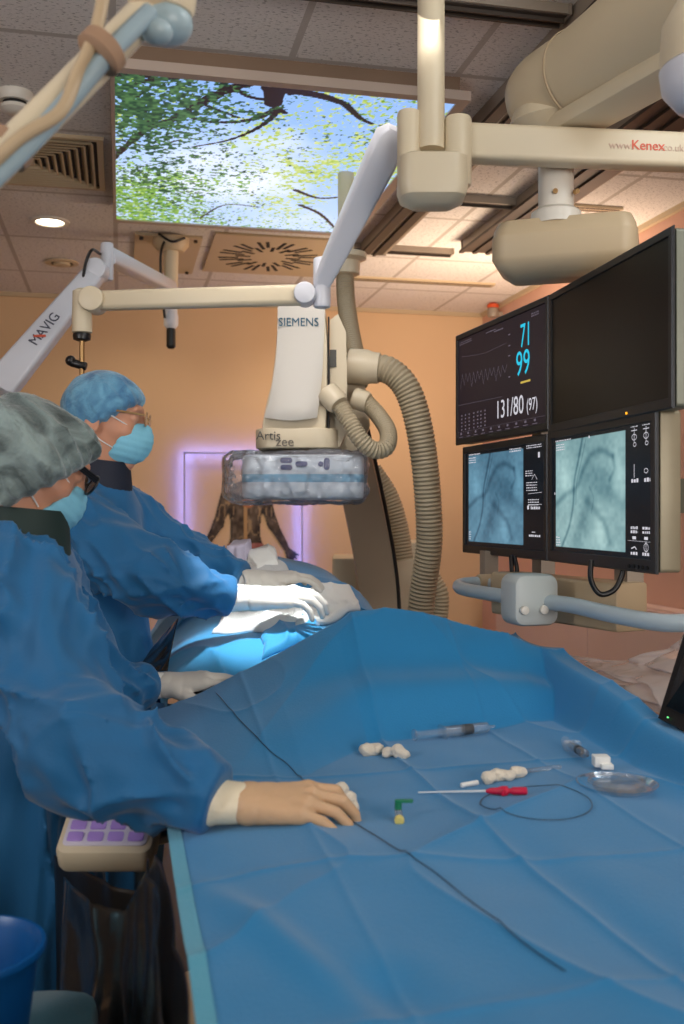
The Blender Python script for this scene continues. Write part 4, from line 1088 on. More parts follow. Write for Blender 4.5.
# ------------------------------------------------------------------ drapes
def ss(a, b, x): t = np.clip((x - a) / (b - a), 0, 1); return t * t * (3 - 2 * t)
TZ = 1.02
RX = [.05, .15, .3, .42, .5, .6, .68, .83, .9, 1.0]; RZ = [1.045, 1.075, 1.14, 1.195, 1.228, 1.232, 1.228, 1.19, 1.14, 1.12]
BX = [.05, .3, .45, .85]; BY = [1.55, 1.62, 1.80, 1.87]
def zdrape(X, Y):
    X = np.asarray(X, float); Y = np.asarray(Y, float)
    R = np.interp(X, RX, RZ); B = np.interp(X, BX, BY); Yr = 2.10 - .06 * ss(.7, .95, X)
    t = np.clip((Y - B) / (Yr - B), 0, 1)
    tt = .80 * t + .20 * ss(0, 1, t)
    tt = tt + .10 * np.exp(-((t - .30) / .16) ** 2) * (0.4 + .6 * ss(.25, .5, X)) - .05 * np.exp(-((t - .62) / .13) ** 2) * ss(.2, .4, X)
    z = TZ + (R - TZ) * tt
    z = np.where(Y > Yr, R - .75 * (Y - Yr) - 2.0 * np.clip(Y - Yr, 0, 1) ** 2, z)
    tw = np.interp(Y, [.4, 1.0, 1.6, 2.02], [1.045, 1.062, 1.085, 1.14])
    wl = ss(.845, .905, X); z = np.maximum(z, TZ + (tw - TZ) * wl)
    # packing creases and soft folds
    flat = 1 - .6 * t
    z = z + .007 * np.exp(-np.abs(X - .485 - .012 * np.sin(Y * 3)) / .008) - .006 * np.exp(-((X - .51) / .03) ** 2) * ss(1.5, .8, Y)
    z = z + .003 * np.exp(-np.abs(X - .245) / .006) + .003 * np.exp(-np.abs(X - .70) / .006)
    z = z + .003 * np.exp(-np.abs(Y - 1.16 - .02 * np.sin(X * 7)) / .007) + .003 * np.exp(-np.abs(Y - 1.60) / .007) + .003 * np.exp(-np.abs(Y - .82) / .007)
    z = z + flat * (.012 * vnoise(X * 3.2, Y * 2.2, 0 * X, 61) + .009 * ridged(X * 3.4 + Y * 1.1, Y * 1.6 - X * 1.2, 0 * X, 71) + .002 * vnoise(X * 11, Y * 9, 0 * X, 66))
    z = z + t * (.016 * ridged(X * 4.2 - Y * 2.0, Y * 1.2, 0 * X, 83) + .006 * vnoise(X * 7, Y * 3, 0 * X, 85))
    z = z + .010 * np.exp(-((X - .17 + .35 * (Y - .95)) / .022) ** 2) * np.exp(-((Y - 1.0) / .16) ** 2) - .010 * np.exp(-((X - .235) / .035) ** 2 - ((Y - .87) / .05) ** 2)
    z = z + .010 * ridged(X * 9, Y * 5, 0 * X, 90) * ss(.86, .95, X)
    return z
def hit(u, v, zf, lo=.5, hi=5.0, off=0.0):
    ds = np.linspace(lo, hi, 900); k = (u - 342) / F
    X = ds * (k * CT + ST); Y = ds * (CT - k * ST); Z = CAMZ - (v - 512) / F * ds
    g = Z - zf(X, Y); i = int(np.argmax(g < 0)) if (g < 0).any() else len(ds) - 1
    d = ds[i - 1] + (ds[i] - ds[i - 1]) * g[i - 1] / (g[i - 1] - g[i] + 1e-9) if i > 0 else ds[0]
    p = W(u, v, d); p[2] += off; return p
def drape_mat(name, c, rough=.62, sheen=.25):
    m = mat(name, c, rough, spec=.35, noise=.10, nscale=5, bump=.10, bscale=260, sheen=sheen)
    return m
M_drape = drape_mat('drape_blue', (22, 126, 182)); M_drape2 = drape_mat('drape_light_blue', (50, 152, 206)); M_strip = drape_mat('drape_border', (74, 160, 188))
xs = np.linspace(.066, .935, 300); ys = np.concatenate([np.linspace(.42, 2.30, 420)])
GX, GY = np.meshgrid(xs, ys, indexing='ij'); GZ = zdrape(GX, GY)
rows = []
for k in range(6):                       # the sheet is tucked under the left edge and hangs over the right one
    q = (6 - k) / 6
    rows.append(np.stack([xs[0] - .003 + .02 * q + 0 * ys, ys, GZ[0] - .03 * q], 1))
left = np.stack(rows)
rows = []
for k in range(14):
    q = (k + 1) / 14; rows.append(np.stack([xs[-1] + .008 + .05 * q + .015 * q * vnoise(ys * 6, ys * 0 + q, 0 * ys, 6), ys, GZ[-1] - .40 * q], 1))
right = np.stack(rows)
V = np.concatenate([left, np.stack([GX, GY, GZ], -1), right]); n0, n1 = V.shape[:2]
dr = mesh_obj('surgical_drape', V.reshape(-1, 3), grid_faces(n0, n1), M_drape, None, True, loc=(.48, 1.4, .62))
md = dr.modifiers.new('thickness', 'SOLIDIFY'); md.thickness = .0012; md.offset = -1
tag(dr, 'big blue sterile drape covering the near end of the table', 'surgical drape')
sx = np.linspace(.063, .081, 4); sy = np.linspace(.45, 1.55, 120); A, B = np.meshgrid(sx, sy, indexing='ij')
mesh_obj('border_strip', np.stack([A, B, zdrape(np.maximum(A, .066), B) + .0015], -1).reshape(-1, 3), grid_faces(4, 120), M_strip, dr, True)

PY = [2.1, 2.35, 2.6, 2.8, 2.95, 3.1, 3.3, 3.5, 3.8]; PH = [.05, .13, .15, .17, .24, .285, .27, .22, .10]
def zpat0(X, Y):
    H = np.interp(Y, PY, PH); H = H
    x = np.abs((X - .44) / np.interp(Y, [2.1, 2.8, 3.1, 3.8], [.40, .40, .36, .30]))
    return 1.02 + H * np.clip(1 - x ** 3.2, -.5, 1)
def zpat(X, Y):
    X = np.asarray(X, float); Y = np.asarray(Y, float)
    z = zpat0(X, Y)
    return z + .012 * ridged(X * 5 + Y * 2, Y * 4 - X * 2, 0 * X, 101) + .012 * vnoise(X * 7, Y * 6, 0 * X, 105)
def sheet(name, xa, xb, ya, yb, zf, m, label, cat, nx=120, ny=120, hang=.25):
    xs = np.linspace(xa, xb, nx); ys = np.linspace(ya, yb, ny); A, B = np.meshgrid(xs, ys, indexing='ij'); Z = zf(A, B)
    l = np.stack([np.stack([xs[0] - .01 * q + .015 * q * vnoise(ys * 8, 0 * ys, 0 * ys, 3), ys, Z[0] - hang * q], 1) for q in np.linspace(1, .1, 8)])
    r = np.stack([np.stack([xs[-1] + .02 * q + .015 * q * vnoise(ys * 8, 0 * ys, 0 * ys, 5), ys, Z[-1] - hang * q], 1) for q in np.linspace(.1, 1, 8)])
    V = np.concatenate([l, np.stack([A, B, Z], -1), r])
    o = mesh_obj(name, V.reshape(-1, 3), grid_faces(nx + 16, ny), m); md = o.modifiers.new('thickness', 'SOLIDIFY'); md.thickness = .001; md.offset = -1
    return tag(o, label, cat)
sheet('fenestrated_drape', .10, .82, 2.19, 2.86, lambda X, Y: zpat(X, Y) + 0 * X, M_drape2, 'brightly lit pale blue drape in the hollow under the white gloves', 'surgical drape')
sheet('torso_drape', .06, .86, 2.80, 3.75, lambda X, Y: zpat(X, Y) + .012, M_drape, 'rounded blue drape over the patient under the x-ray detector', 'surgical drape')

# white towels lit by the lamp
M_towel = mat('towel_white', (236, 236, 232), .85, noise=.05, nscale=12, bump=.25, bscale=180, sheen=.2)
M_paper = mat('paper_grey', (196, 196, 196), .8, noise=.05); M_lilac = mat('pack_lilac', (206, 200, 222), .6, noise=.04)
def towel(name, px, zf, label, m, th=.012, amp=.012, seed=1, fr=14, lift=.004, cat='towel', group=None, n=46):
    P = [hit(u, v, zf) for u, v in px]
    s = np.linspace(0, 1, n); A, B = np.meshgrid(s, s, indexing='ij')
    XY = sum(w[..., None] * p[:2] for w, p in zip(((1 - A) * (1 - B), A * (1 - B), A * B, (1 - A) * B), P))
    edge = .006 * vnoise(A * 5, B * 5, 0 * A, seed + 3); X = XY[..., 0] + edge; Y = XY[..., 1] + edge
    rim = np.minimum(np.minimum(A, 1 - A), np.minimum(B, 1 - B)); rd = np.sqrt(np.clip(rim / .06, 0, 1))
    Z = zf(X, Y) + lift + th * rd + amp * rd * (.6 * ridged(X * fr, Y * fr * .7, 0 * X, seed) + .5 * vnoise(X * fr * .7, Y * fr * .6, 0 * X, seed + 1))
    top = np.stack([X, Y, Z], -1).reshape(-1, 3); bot = np.stack([X, Y, zf(X, Y) + lift * .5 - .002], -1).reshape(-1, 3)
    f = grid_faces(n, n); N = n * n; ids = np.arange(N).reshape(n, n)
    loop = np.concatenate([ids[:-1, 0], ids[-1, :-1], ids[:0:-1, -1], ids[0, :0:-1]]); nx_ = np.roll(loop, -1)
    side = np.stack([loop, loop + N, nx_ + N, nx_], 1)
    o = mesh_obj(name, np.concatenate([top, bot]), np.concatenate([f, f[:, ::-1] + N, side]), m)
    return tag(o, label, cat, group)
zt = lambda X, Y: zpat(X, Y)
zt3 = lambda X, Y: zpat(X, Y) + np.where(np.asarray(Y) > 2.80, .012, 0)
towel('towel', [(212, 634), (300, 640), (318, 604), (228, 604)], zt, 'crumpled white towel under the lit gloved hand', M_towel, .016, .022, 5, 12, .004)
towel('towel', [(296, 634), (362, 612), (352, 592), (290, 600)], zt, 'white towel spread to the right of the lit gloved hand', M_towel, .012, .014, 9, 12, .012)
towel('blue_cloth', [(262, 660), (322, 638), (316, 622), (262, 636)], zt, 'small pale blue folded cloth below the white towels', M_drape2, .012, .012, 29, 12, .004, 'cloth')
towel('paper_sheet', [(220, 582), (285, 584), (290, 570), (225, 566)], zt3, 'grey-white paper sheet lying behind the lit gloved hand', M_paper, .010, .008, 13, 10, .006, 'paper sheet')
towel('gauze_pack', [(255, 577), (278, 572), (276, 556), (240, 560)], zt3, 'flat white folded pad on the torso drape', M_towel, .020, .003, 17, 8, .010, 'gauze pad')
towel('lilac_pack', [(224, 570), (246, 566), (252, 557), (232, 559)], zt3, 'small lilac-white pack at the top of the torso drape', M_lilac, .05, .004, 19, 8, .010, 'gauze pad')

# ------------------------------------------------------------------ operating table under the drapes
t = thing('operating_table', 'narrow table with black mattress hidden under the blue drapes', 'operating table', (.46, 2.0, 0))
M_matt = mat('mattress_black', (26, 26, 28), .6); 
mb = MB(); mb.rbox((.475, 2.05, .965), (.32, 1.55, .028), .05); mb.build('mattress', M_matt, t)
mb = MB(); mb.rbox((.475, 2.05, .915), (.30, 1.55, .018), .04); mb.build('tabletop', M_steel, t)
for s in (-1, 1): MB().box((.475 + s * .312, 1.5, .915), (.008, .8, .014)).build('side_rail', M_steel, t, False)
mb = MB(); mb.rbox((.46, 2.6, .46), (.14, .25, .437), .05); mb.build('pedestal', M_cream, t)
mb = MB(); mb.rbox((.46, 2.6, .025), (.3, .5, .025), .08); mb.build('base', M_cream, t)

# ------------------------------------------------------------------ instruments on the near drape
def hd_(u, v, off=0.0): return hit(u, v, zdrape, off=off)
pts = [hd_(*p) for p in [(216, 694), (234, 714), (262, 744), (292, 770), (320, 797), (345, 818), (372, 835), (405, 853), (440, 878), (480, 910), (520, 942), (565, 973)]]
S = [np.append(p[:2], zdrape(p[0], p[1]) + .0022) for p in smooth_path(pts, 160)]
o = MB().tube(S, .0007, 8).build('guidewire', mat('wire_dark', (38, 46, 60), .35, metal=.3), None); tag(o, 'long thin dark wire running from the drape ridge under the gloved hand', 'guidewire')
M_gauze = mat('gauze_cream', (226, 216, 198), .95, noise=.06, nscale=60, bump=.5, bscale=160, sheen=.3)
def gauze(px, rad, label, seed, grp='damp gauze lumps on the blue drape'):
    P = [hd_(u, v) + (0, 0, r * .75) for (u, v), r in zip(px, rad)]; c = np.mean(P, axis=0)
    def f(Q):
        d = None
        for a, r in zip(P, rad):
            e = ell(Q, a, (r * 1.1, r * 1.1, r * .9)); d = e if d is None else sm(d, e, .006)
        return d + .0016 * vnoise(Q[..., 0] * 130, Q[..., 1] * 130, Q[..., 2] * 130, seed) + .0014 * ridged(Q[..., 0] * 60, Q[..., 1] * 60, Q[..., 2] * 60, seed + 2)
    lo = np.min(P, axis=0) - .03; hi = np.max(P, axis=0) + .03
    V, Fq = surfnet(f, lo, hi, .0022); V = relax(V, Fq, 1)
    return tag(mesh_obj('gauze_swab', V, Fq, M_gauze), label, 'gauze', grp)
gauze([(342, 794), (349, 804), (352, 812), (340, 806)], [.010, .012, .010, .011], 'white gauze lump at the fingertips of the gloved hand', 1)
gauze([(366, 755), (376, 754), (388, 757), (398, 756), (405, 758)], [.012, .012, .0105, .0125, .009], 'white knobbly gauze roll in front of the longer syringe', 2)
gauze([(489, 783), (497, 780), (508, 780), (517, 777), (522, 776)], [.011, .0115, .010, .0115, .008], 'white knobbly gauze roll behind the red-hubbed needle', 3)
M_clear = clear_mat('clear_plastic', alpha=.08, rough=.08, bump=.0, gl=.45); M_rub = mat('rubber_black', (20, 24, 34), .5)
def syringe(ua, ub, label, Lb, r, back):
    a = hd_(*ua); b = hd_(*ub); d = b - a; d = d / np.linalg.norm(d); z = max(zdrape(a[0], a[1]), zdrape(b[0], b[1])); 
    a = a + (0, 0, r + .003); up = UP - d * np.dot(UP, d); up /= np.linalg.norm(up); sd = np.cross(d, up)
    t = thing('syringe', label, 'syringe', a - (0, 0, r), 'clear syringes on the blue drape')
    mb = MB(); mb.lathe(a, [(r, 0), (r, Lb * .96), (r * .7, Lb), (.003, Lb + .002), (.0025, Lb + .014), (.0018, Lb + .014), (.002, Lb), (r * .85, Lb * .95), (r * .88, 0)], axis=d, n=24, cap=False); mb.build('barrel', M_clear, t)
    mb = MB(); mb.rbox(a, (r * 2.0, r * 1.15, .0016), r * .9, axes(sd, up, d), bev=.0005); mb.build('finger_flange', M_clear, t)
    mb = MB(); mb.cyl(a + d * Lb * .44, a + d * Lb * .64, r * .92, n=20, bev=.001); mb.build('plunger_seal', M_rub, t)
    mb = MB(); q = (a - d * back + a + d * Lb * .42) / 2; hl = (back + Lb * .42) / 2
    mb.box(q, (r * .16, r * .62, hl), axes(sd, up, d)); mb.box(q, (r * .62, r * .16, hl), axes(sd, up, d)); mb.cyl(a - d * back, a - d * (back + .003), r * 1.05, n=20); mb.build('plunger', M_clear, t)
    return t
syringe((443, 739), (497, 733), 'clear syringe with black seal lying at the foot of the drape slope', .098, .0105, .058)
syringe((572, 752), (600, 771), 'shorter clear syringe with black seal near the right edge wall of the drape', .07, .0085, .035)
# red hubbed needle
a, b, c = hd_(418, 795, .004), hd_(486, 795, .006), hd_(527, 795, .006)
t = thing('introducer_needle', 'long pale needle with a magenta-red hub on the blue drape', 'needle', b)
MB().cyl(a, b, .0012, .0021, n=10).build('shaft', mat('shaft_pale', (206, 214, 220), .35), t)
d = (c - b) / np.linalg.norm(c - b); L = np.linalg.norm(c - b)
M_redhub = mat('hub_magenta', (206, 24, 66), .4)
MB().lathe(b, [(.002, 0), (.0045, .006), (.0055, L * .30), (.0075, L * .42), (.0075, L * .50), (.004, L * .56), (.004, L * .62), (.0058, L * .66), (.0058, L * .95), (.005, L)], axis=d, n=20).build('hub', M_redhub, t)
mb = MB(); mb.box(b + d * L * .46, (.0015, .014, .004), axes(d, np.cross(UP, d), UP)); mb.build('hub_wing', M_redhub, t, False)
a, b = hd_(461, 788, .004), hd_(478, 785, .004)
o = MB().cyl(a, b, .0040, n=14, bev=.001).build('tip_guard', M_towel, None); tag(o, 'tiny white plastic cap left of the gauze behind the red-hubbed needle', 'cap')
a, b = hd_(530, 773, .004), hd_(561, 769, .004)
t = thing('clear_vial', 'small clear plastic tube to the right of the gauze behind the wire loop', 'tube', (a + b) / 2)
mb = MB(); d = (b - a) / np.linalg.norm(b - a); mb.lathe(a, [(.0028, 0), (.0036, .003), (.0036, np.linalg.norm(b - a) - .003), (.002, np.linalg.norm(b - a))], axis=d, n=14); mb.build('tube', M_clear, t); MB().cyl(a, a - d * .008, .0042, n=12).build('cap', M_clear, t)
# wire loop
cl = hd_(536, 800); lp_ = []
for k in range(66):
    an = math.radians(-195 + 382 * k / 65); rr = .080 + .004 * math.sin(an * 2) + .0015 * k / 65
    x, y = cl[0] + rr * (math.cos(an) * RIGHT[0] + math.sin(an) * FWD[0]), cl[1] + rr * (math.cos(an) * RIGHT[1] + math.sin(an) * FWD[1]); lp_.append(np.array((x, y, zdrape(x, y) + .003)))
o = MB().tube(lp_, .0008, 8).build('wire_loop', mat('wire_grey_blue', (60, 88, 112), .35, metal=.3), None); tag(o, 'thin coiled wire forming a loop beside the red hub', 'guidewire')
# stopcock
c = hd_(399, 822, .006)
t = thing('stopcock', 'small yellow-capped connector with green tap handle right of the gloved hand', 'stopcock', c)
M_yc = mat('cap_yellow', (222, 206, 120), .45); M_gr = mat('tap_green', (20, 120, 84), .4)
MB().cyl(c - FWD * .006 - UP * .002, c + FWD * .03 + UP * .006, .0055, n=16, bev=.001).build('body', M_clear, t)
MB().cyl(c - FWD * .012 - UP * .002, c - FWD * .004, .0068, n=16, bev=.0015).build('cap', M_yc, t)
q = c + FWD * .018 + UP * .012
mb = MB(); mb.cyl(q - UP * .006, q + UP * .004, .005, n=14); mb.rbox(q + RIGHT * .008 + UP * .006, (.013, .0035, .0022), .003, axes(RIGHT, FWD, UP)); mb.build('tap_handle', M_gr, t)
# clear tray with white block
c = hd_(617, 789)
t = thing('clear_tray', 'shallow clear plastic dish with curled tubing at the right of the drape', 'dish', c)
mb = MB(); mb.lathe(c + (0, 0, .004), [(.002, 0), (.052, 0), (.060, .007), (.062, .007), (.054, -.002), (.002, -.002)], n=44, cap=False); mb.build('dish', M_clear, t)
lp_ = [c + (0, 0, .010) + (.044 - .004 * k / 40) * (math.cos(k * .22) * RIGHT + math.sin(k * .22) * FWD) + UP * .0001 * k for k in range(60)]
MB().tube(lp_, .0022, 8).build('tubing', M_clear, t)
c2 = hd_(601, 769, .014)
t = thing('white_clip', 'small white plastic block at the tip of the shorter syringe', 'clip', c2 - (0, 0, .012))
mb = MB(); mb.rbox(c2, (.013, .012, .0085), .002, axes(RIGHT, FWD, UP)); mb.build('block', M_towel, t)
mb = MB(); mb.rbox(c2 + RIGHT * .006 - FWD * .012 - UP * .006, (.010, .009, .004), .002, axes(RIGHT, FWD, UP)); mb.build('clip_foot', M_towel, t)

# ------------------------------------------------------------------ clear sheet and dark console at the right
M_film = clear_mat('clear_film', c=(250, 242, 236), alpha=.34, rough=.20, bump=1.0, bscale=6, gl=.7)
n = 60; s = np.linspace(0, 1, n); A, B = np.meshgrid(s, s, indexing='ij')
C00, C10, C01, C11 = W(556, 655, 2.22), W(585, 692, 2.02), W(692, 606, 1.94), W(700, 742, 1.66)
P = sum(w[..., None] * p for w, p in zip(((1 - A) * (1 - B), A * (1 - B), (1 - A) * B, A * B), (C00, C10, C01, C11)))
P = P + RIGHT * (.022 * ridged(A * 3 + B * 2, B * 4 - A * 2, 0 * A, 7) + .012 * vnoise(A * 9, B * 9, 0 * A, 2))[..., None] + UP * (-.05 * np.sin(PI * B) * (1 - A) ** 2)[..., None] + RIGHT * .05 + UP * 0
o = mesh_obj('clear_film_sheet', P.reshape(-1, 3), grid_faces(n, n), M_film); tag(o, 'clear plastic film hanging from the handle rail to the right edge of the drape', 'plastic film')
c0, c1, c2, c3 = W(658, 718, 1.74), W(700, 738, 1.66), W(712, 640, 1.70), W(684, 634, 1.78)
t = thing('touch_console', 'dark tilted control screen at the right edge beyond the drape', 'control screen', (c0 + c1) / 2)
nn = np.cross(c1 - c0, c3 - c0); nn /= np.linalg.norm(nn); nn = nn if np.dot(nn, FWD) > 0 else -nn
mb = MB(); mb.prism([c0, c1, c2, c3], nn * .03); mb.build('casing', M_black, t, False)
mb = MB(); k = [c0 * .86 + c2 * .14, c1 * .86 + c3 * .14, c2 * .86 + c0 * .14, c3 * .86 + c1 * .14]; mb.prism([p - nn * .001 for p in k], nn * .0005); mb.build('screen', mat('console_glass', (8, 12, 18), .15), t, False)
mb = MB(); 
for q in range(1): mb.cyl(c0 * (.75 - .1 * q) + c1 * (.2 + .1 * q) + c2 * .05 - nn * .002, c0 * (.75 - .1 * q) + c1 * (.2 + .1 * q) + c2 * .05 - nn * .004, .0014, n=8)
mb.build('status_light', emit_mat('led_green', (120, 255, 150), 1.5), t)
mb = MB(); mb.cyl((c0 + c1) / 2 + nn * .03, np.append(((c0 + c1) / 2 + nn * .03)[:2], .0), .02, n=16); mb.build('stand', M_steel, t)

# ------------------------------------------------------------------ control box, dark curtain, bin at lower left
t = thing('table_control', 'cream bedside control box with lilac keys under the near sleeve', 'control box', W(100, 850, 1.52))
kc_ = W(114, 828, 1.54); KR = axes(RIGHT * .97 - FWD * .2, FWD * .95 + UP * .25 + RIGHT * .2, UP)
kx = RIGHT; ky = FWD * .88 + UP * .47; ky /= np.linalg.norm(ky); kz = np.cross(kx, ky)
mb = MB(); mb.rbox(kc_ + kz * .005, (.072, .075, .022), .018, axes(kx, ky, kz)); mb.build('box', M_cream, t)
mb = MB(); mb.rbox(kc_ - UP * .035 + FWD * .03, (.055, .05, .03), .03, axes(RIGHT, FWD, UP)); mb.build('under_housing', M_beige, t)
M_lil = mat('key_lilac', (166, 136, 206), .4, noise=.1, emit=(140, 110, 200), estr=.08); M_pad = mat('keypad_white', (214, 208, 224), .4)
mb = MB(); mb.rbox(kc_ + kz * .0275, (.062, .062, .0015), .008, axes(kx, ky, kz), bev=.0005); mb.build('keypad', M_pad, t)
for i in range(4):
    for j in range(5):
        q = kc_ + kz * .030 + kx * (-.045 + .03 * i) + ky * (-.046 + .023 * j); mb = MB(); mb.rbox(q, (.0115, .0085, .002), .003, axes(kx, ky, kz), bev=.001, seg=3); mb.build('key', M_lil, t)
MB().cyl(kc_ - UP * .03, kc_ - UP * .03 + np.array((.16, .08, .0)), .012, n=14).build('mounting_arm', M_steel, t)
def wavy(name, path, z0, z1, m, amp, seed, label, cat, nx=140, nz=80, fr=30):
    S = np.array(smooth_path([np.append(p, 0) for p in path], nx)); nx = len(S); q = np.linspace(0, 1, nz)
    D = np.gradient(S, axis=0); D /= np.linalg.norm(D, axis=1)[:, None]; N = np.stack([D[:, 1], -D[:, 0], 0 * D[:, 0]], 1)
    A, B = np.meshgrid(np.linspace(0, 1, nx), q, indexing='ij')
    off = amp * (ridged(A * fr * .35, B * 1.5, 0 * A, seed) * (.4 + .6 * B) + .5 * vnoise(A * fr * .5, B * 6, 0 * A, seed + 4))
    zt_ = np.interp(A, [0, .28, .42, 1], [.895, .905, z1, z1]); P = S[:, None, :] + N[:, None, :] * off[..., None]; P[..., 2] = zt_ + (z0 - zt_) * B
    o = mesh_obj(name, P.reshape(-1, 3), grid_faces(nx, nz), m); md = o.modifiers.new('thickness', 'SOLIDIFY'); md.thickness = .002
    return tag(o, label, cat)
M_lead = mat('curtain_black', (22, 19, 18), .45, coat=.3, noise=.2)
M_bag = clear_mat('bag_film', c=(120, 110, 100), alpha=.06, rough=.10, bump=.35, bscale=7, gl=.8)
wavy('lead_curtain', [W(58, 860, 1.62)[:2], (-.02, 1.52), (.038, 1.44), (.056, 1.30), (.058, 1.0), (.060, .6), (.061, .35)], .35, .985, M_lead, .010, 3, 'black lead curtain hanging below the left table edge by the control box', 'lead curtain')
wavy('plastic_bag', [W(62, 860, 1.52)[:2], (-.035, 1.45), (.020, 1.37), (.036, 1.25), (.040, 1.0), (.044, .62), (.045, .36)], .36, 1.0, M_bag, .010, 8, 'crinkled clear bag hanging over the black curtain at the lower left', 'plastic bag', fr=26)
# crinkled foil-like bag between the two operators
n = 50; s = np.linspace(0, 1, n); A, B = np.meshgrid(s, s, indexing='ij')
Q = [W(138, 668, 2.42), W(166, 672, 2.30), W(178, 618, 2.36), W(158, 640, 2.5)]
P = sum(w[..., None] * p for w, p in zip(((1 - A) * (1 - B), A * (1 - B), A * B, (1 - A) * B), Q))
P = P - FWD * (.012 * vnoise(A * 4 - B * 3, B * 3, 0 * A, 5))[..., None]
o = mesh_obj('crinkled_bag', P.reshape(-1, 3), grid_faces(n, n), mat('dark_foil', (52, 56, 62), .18, metal=.5, noise=.3, nscale=30)); o.modifiers.new('thickness', 'SOLIDIFY').thickness = .002
tag(o, 'shiny dark crinkled bag at the table edge between the two operators', 'plastic bag')

# blue basin on a covered trolley
rc_ = W(-38, 950, 1.18); rr = .090
t = thing('trolley', 'small trolley under a dull teal cover at the lower left corner', 'trolley', (rc_[0], rc_[1] + .04, 0))
M_tealc = drape_mat('cover_teal', (58, 116, 132), .7)
tz = rc_[2] - .145
mb = MB()
rings = []
for k, (gx_, z) in enumerate(((1.0, .30), (1.0, tz - .02), (.985, tz - .004), (.95, tz), (.0, tz + .0005))):
    r_ = []
    for an in np.linspace(0, 2 * PI, 72, endpoint=False):
        ca, sa = math.cos(an), math.sin(an); sq = (abs(ca) ** 6 + abs(sa) ** 6) ** (-1 / 6); w = 1 + (.05 * math.sin(an * 11) * (1 if k < 1 else .3 if k < 3 else 0))
        r_.append(np.array((rc_[0] + .19 * sq * ca * gx_ * w - .035, rc_[1] + .17 * sq * sa * gx_ * w + .03, z)))
    rings.append(r_)
mb.loft(rings, cap=False); mb.build('cover', M_tealc, t)
MB().box((rc_[0] - .035, rc_[1] + .03, tz - .02), (.16, .14, .012)).build('shelf', M_steel, t, False)
for sx_ in (-1, 1):
    for sy_ in (-1, 1): MB().cyl((rc_[0] - .035 + sx_ * .14, rc_[1] + .03 + sy_ * .12, 0), (rc_[0] - .035 + sx_ * .14, rc_[1] + .03 + sy_ * .12, tz - .02), .012, n=12).build('leg', M_steel, t)
M_bas = mat('basin_blue', (8, 84, 150), .35, spec=.5)
mb = MB(); c = rc_ - (0, 0, .142)
mb.lathe(c, [(.002, 0), (.070, 0), (rr * .97, .135), (rr * 1.06, .138), (rr * 1.07, .142), (rr * 1.05, .146), (rr, .146), (rr * .93, .135), (.066, .006), (.002, .005)], n=64, cap=False)
o = mb.build('basin', M_bas, None, loc=c); tag(o, 'round blue plastic basin at the lower left corner', 'basin')

# ------------------------------------------------------------------ people
M_skin = mat('skin', (204, 146, 116), .5, noise=.12, nscale=18, sss=.15)
M_gown = mat('gown_blue', (24, 98, 148), .62, spec=.35, noise=.10, nscale=6, bump=.08, bscale=240, sheen=.2)
M_glove_tan = mat('glove_tan', (208, 170, 132), .5, noise=.06, nscale=20, bump=.12, bscale=90, sss=.1)
M_glove_cuff = mat('glove_cuff_cream', (238, 224, 194), .55, noise=.06, bump=.2, bscale=70)
M_glove_white = mat('glove_white', (240, 236, 228), .5, noise=.04, bump=.1, bscale=80)
M_glove_grey = mat('glove_grey', (206, 200, 190), .5, noise=.05)
M_mask = mat('mask_blue', (128, 196, 220), .75, noise=.05, nscale=20, bump=.1, bscale=150)
M_strapw = mat('strap_white', (226, 226, 224), .7); M_lens = clear_mat('lens', alpha=.12, rough=.05, bump=0, gl=.9)
M_collar1 = mat('collar_dark_green', (22, 44, 40), .7); M_collar2 = mat('collar_navy', (22, 28, 46), .7); M_hair = mat('hair_dark', (40, 32, 28), .7)
def cap_mat(name, a, b):
    m = mat(name, a, .85, noise=.25, nscale=12, sheen=.4, bump=.35, bscale=130)
    nt = m.node_tree; bs = nt.nodes['Principled BSDF']; n = nt.nodes.new('ShaderNodeTexNoise'); n.inputs['Scale'].default_value = 14; n.inputs['Detail'].default_value = 4; n.inputs['Distortion'].default_value = 1.2
    r = nt.nodes.new('ShaderNodeValToRGB'); r.color_ramp.elements[0].position = .35; r.color_ramp.elements[1].position = .65; r.color_ramp.elements[0].color = lin(a); r.color_ramp.elements[1].color = lin(b)
    tc = nt.nodes.new('ShaderNodeTexCoord'); nt.links.new(tc.outputs['Object'], n.inputs['Vector']); nt.links.new(n.outputs['Fac'], r.inputs[0]); nt.links.new(r.outputs[0], bs.inputs['Base Color']); return m
M_cap1 = cap_mat('cap_grey_green', (56, 68, 68), (140, 158, 156)); M_cap2 = cap_mat('cap_blue', (58, 112, 156), (112, 172, 204))

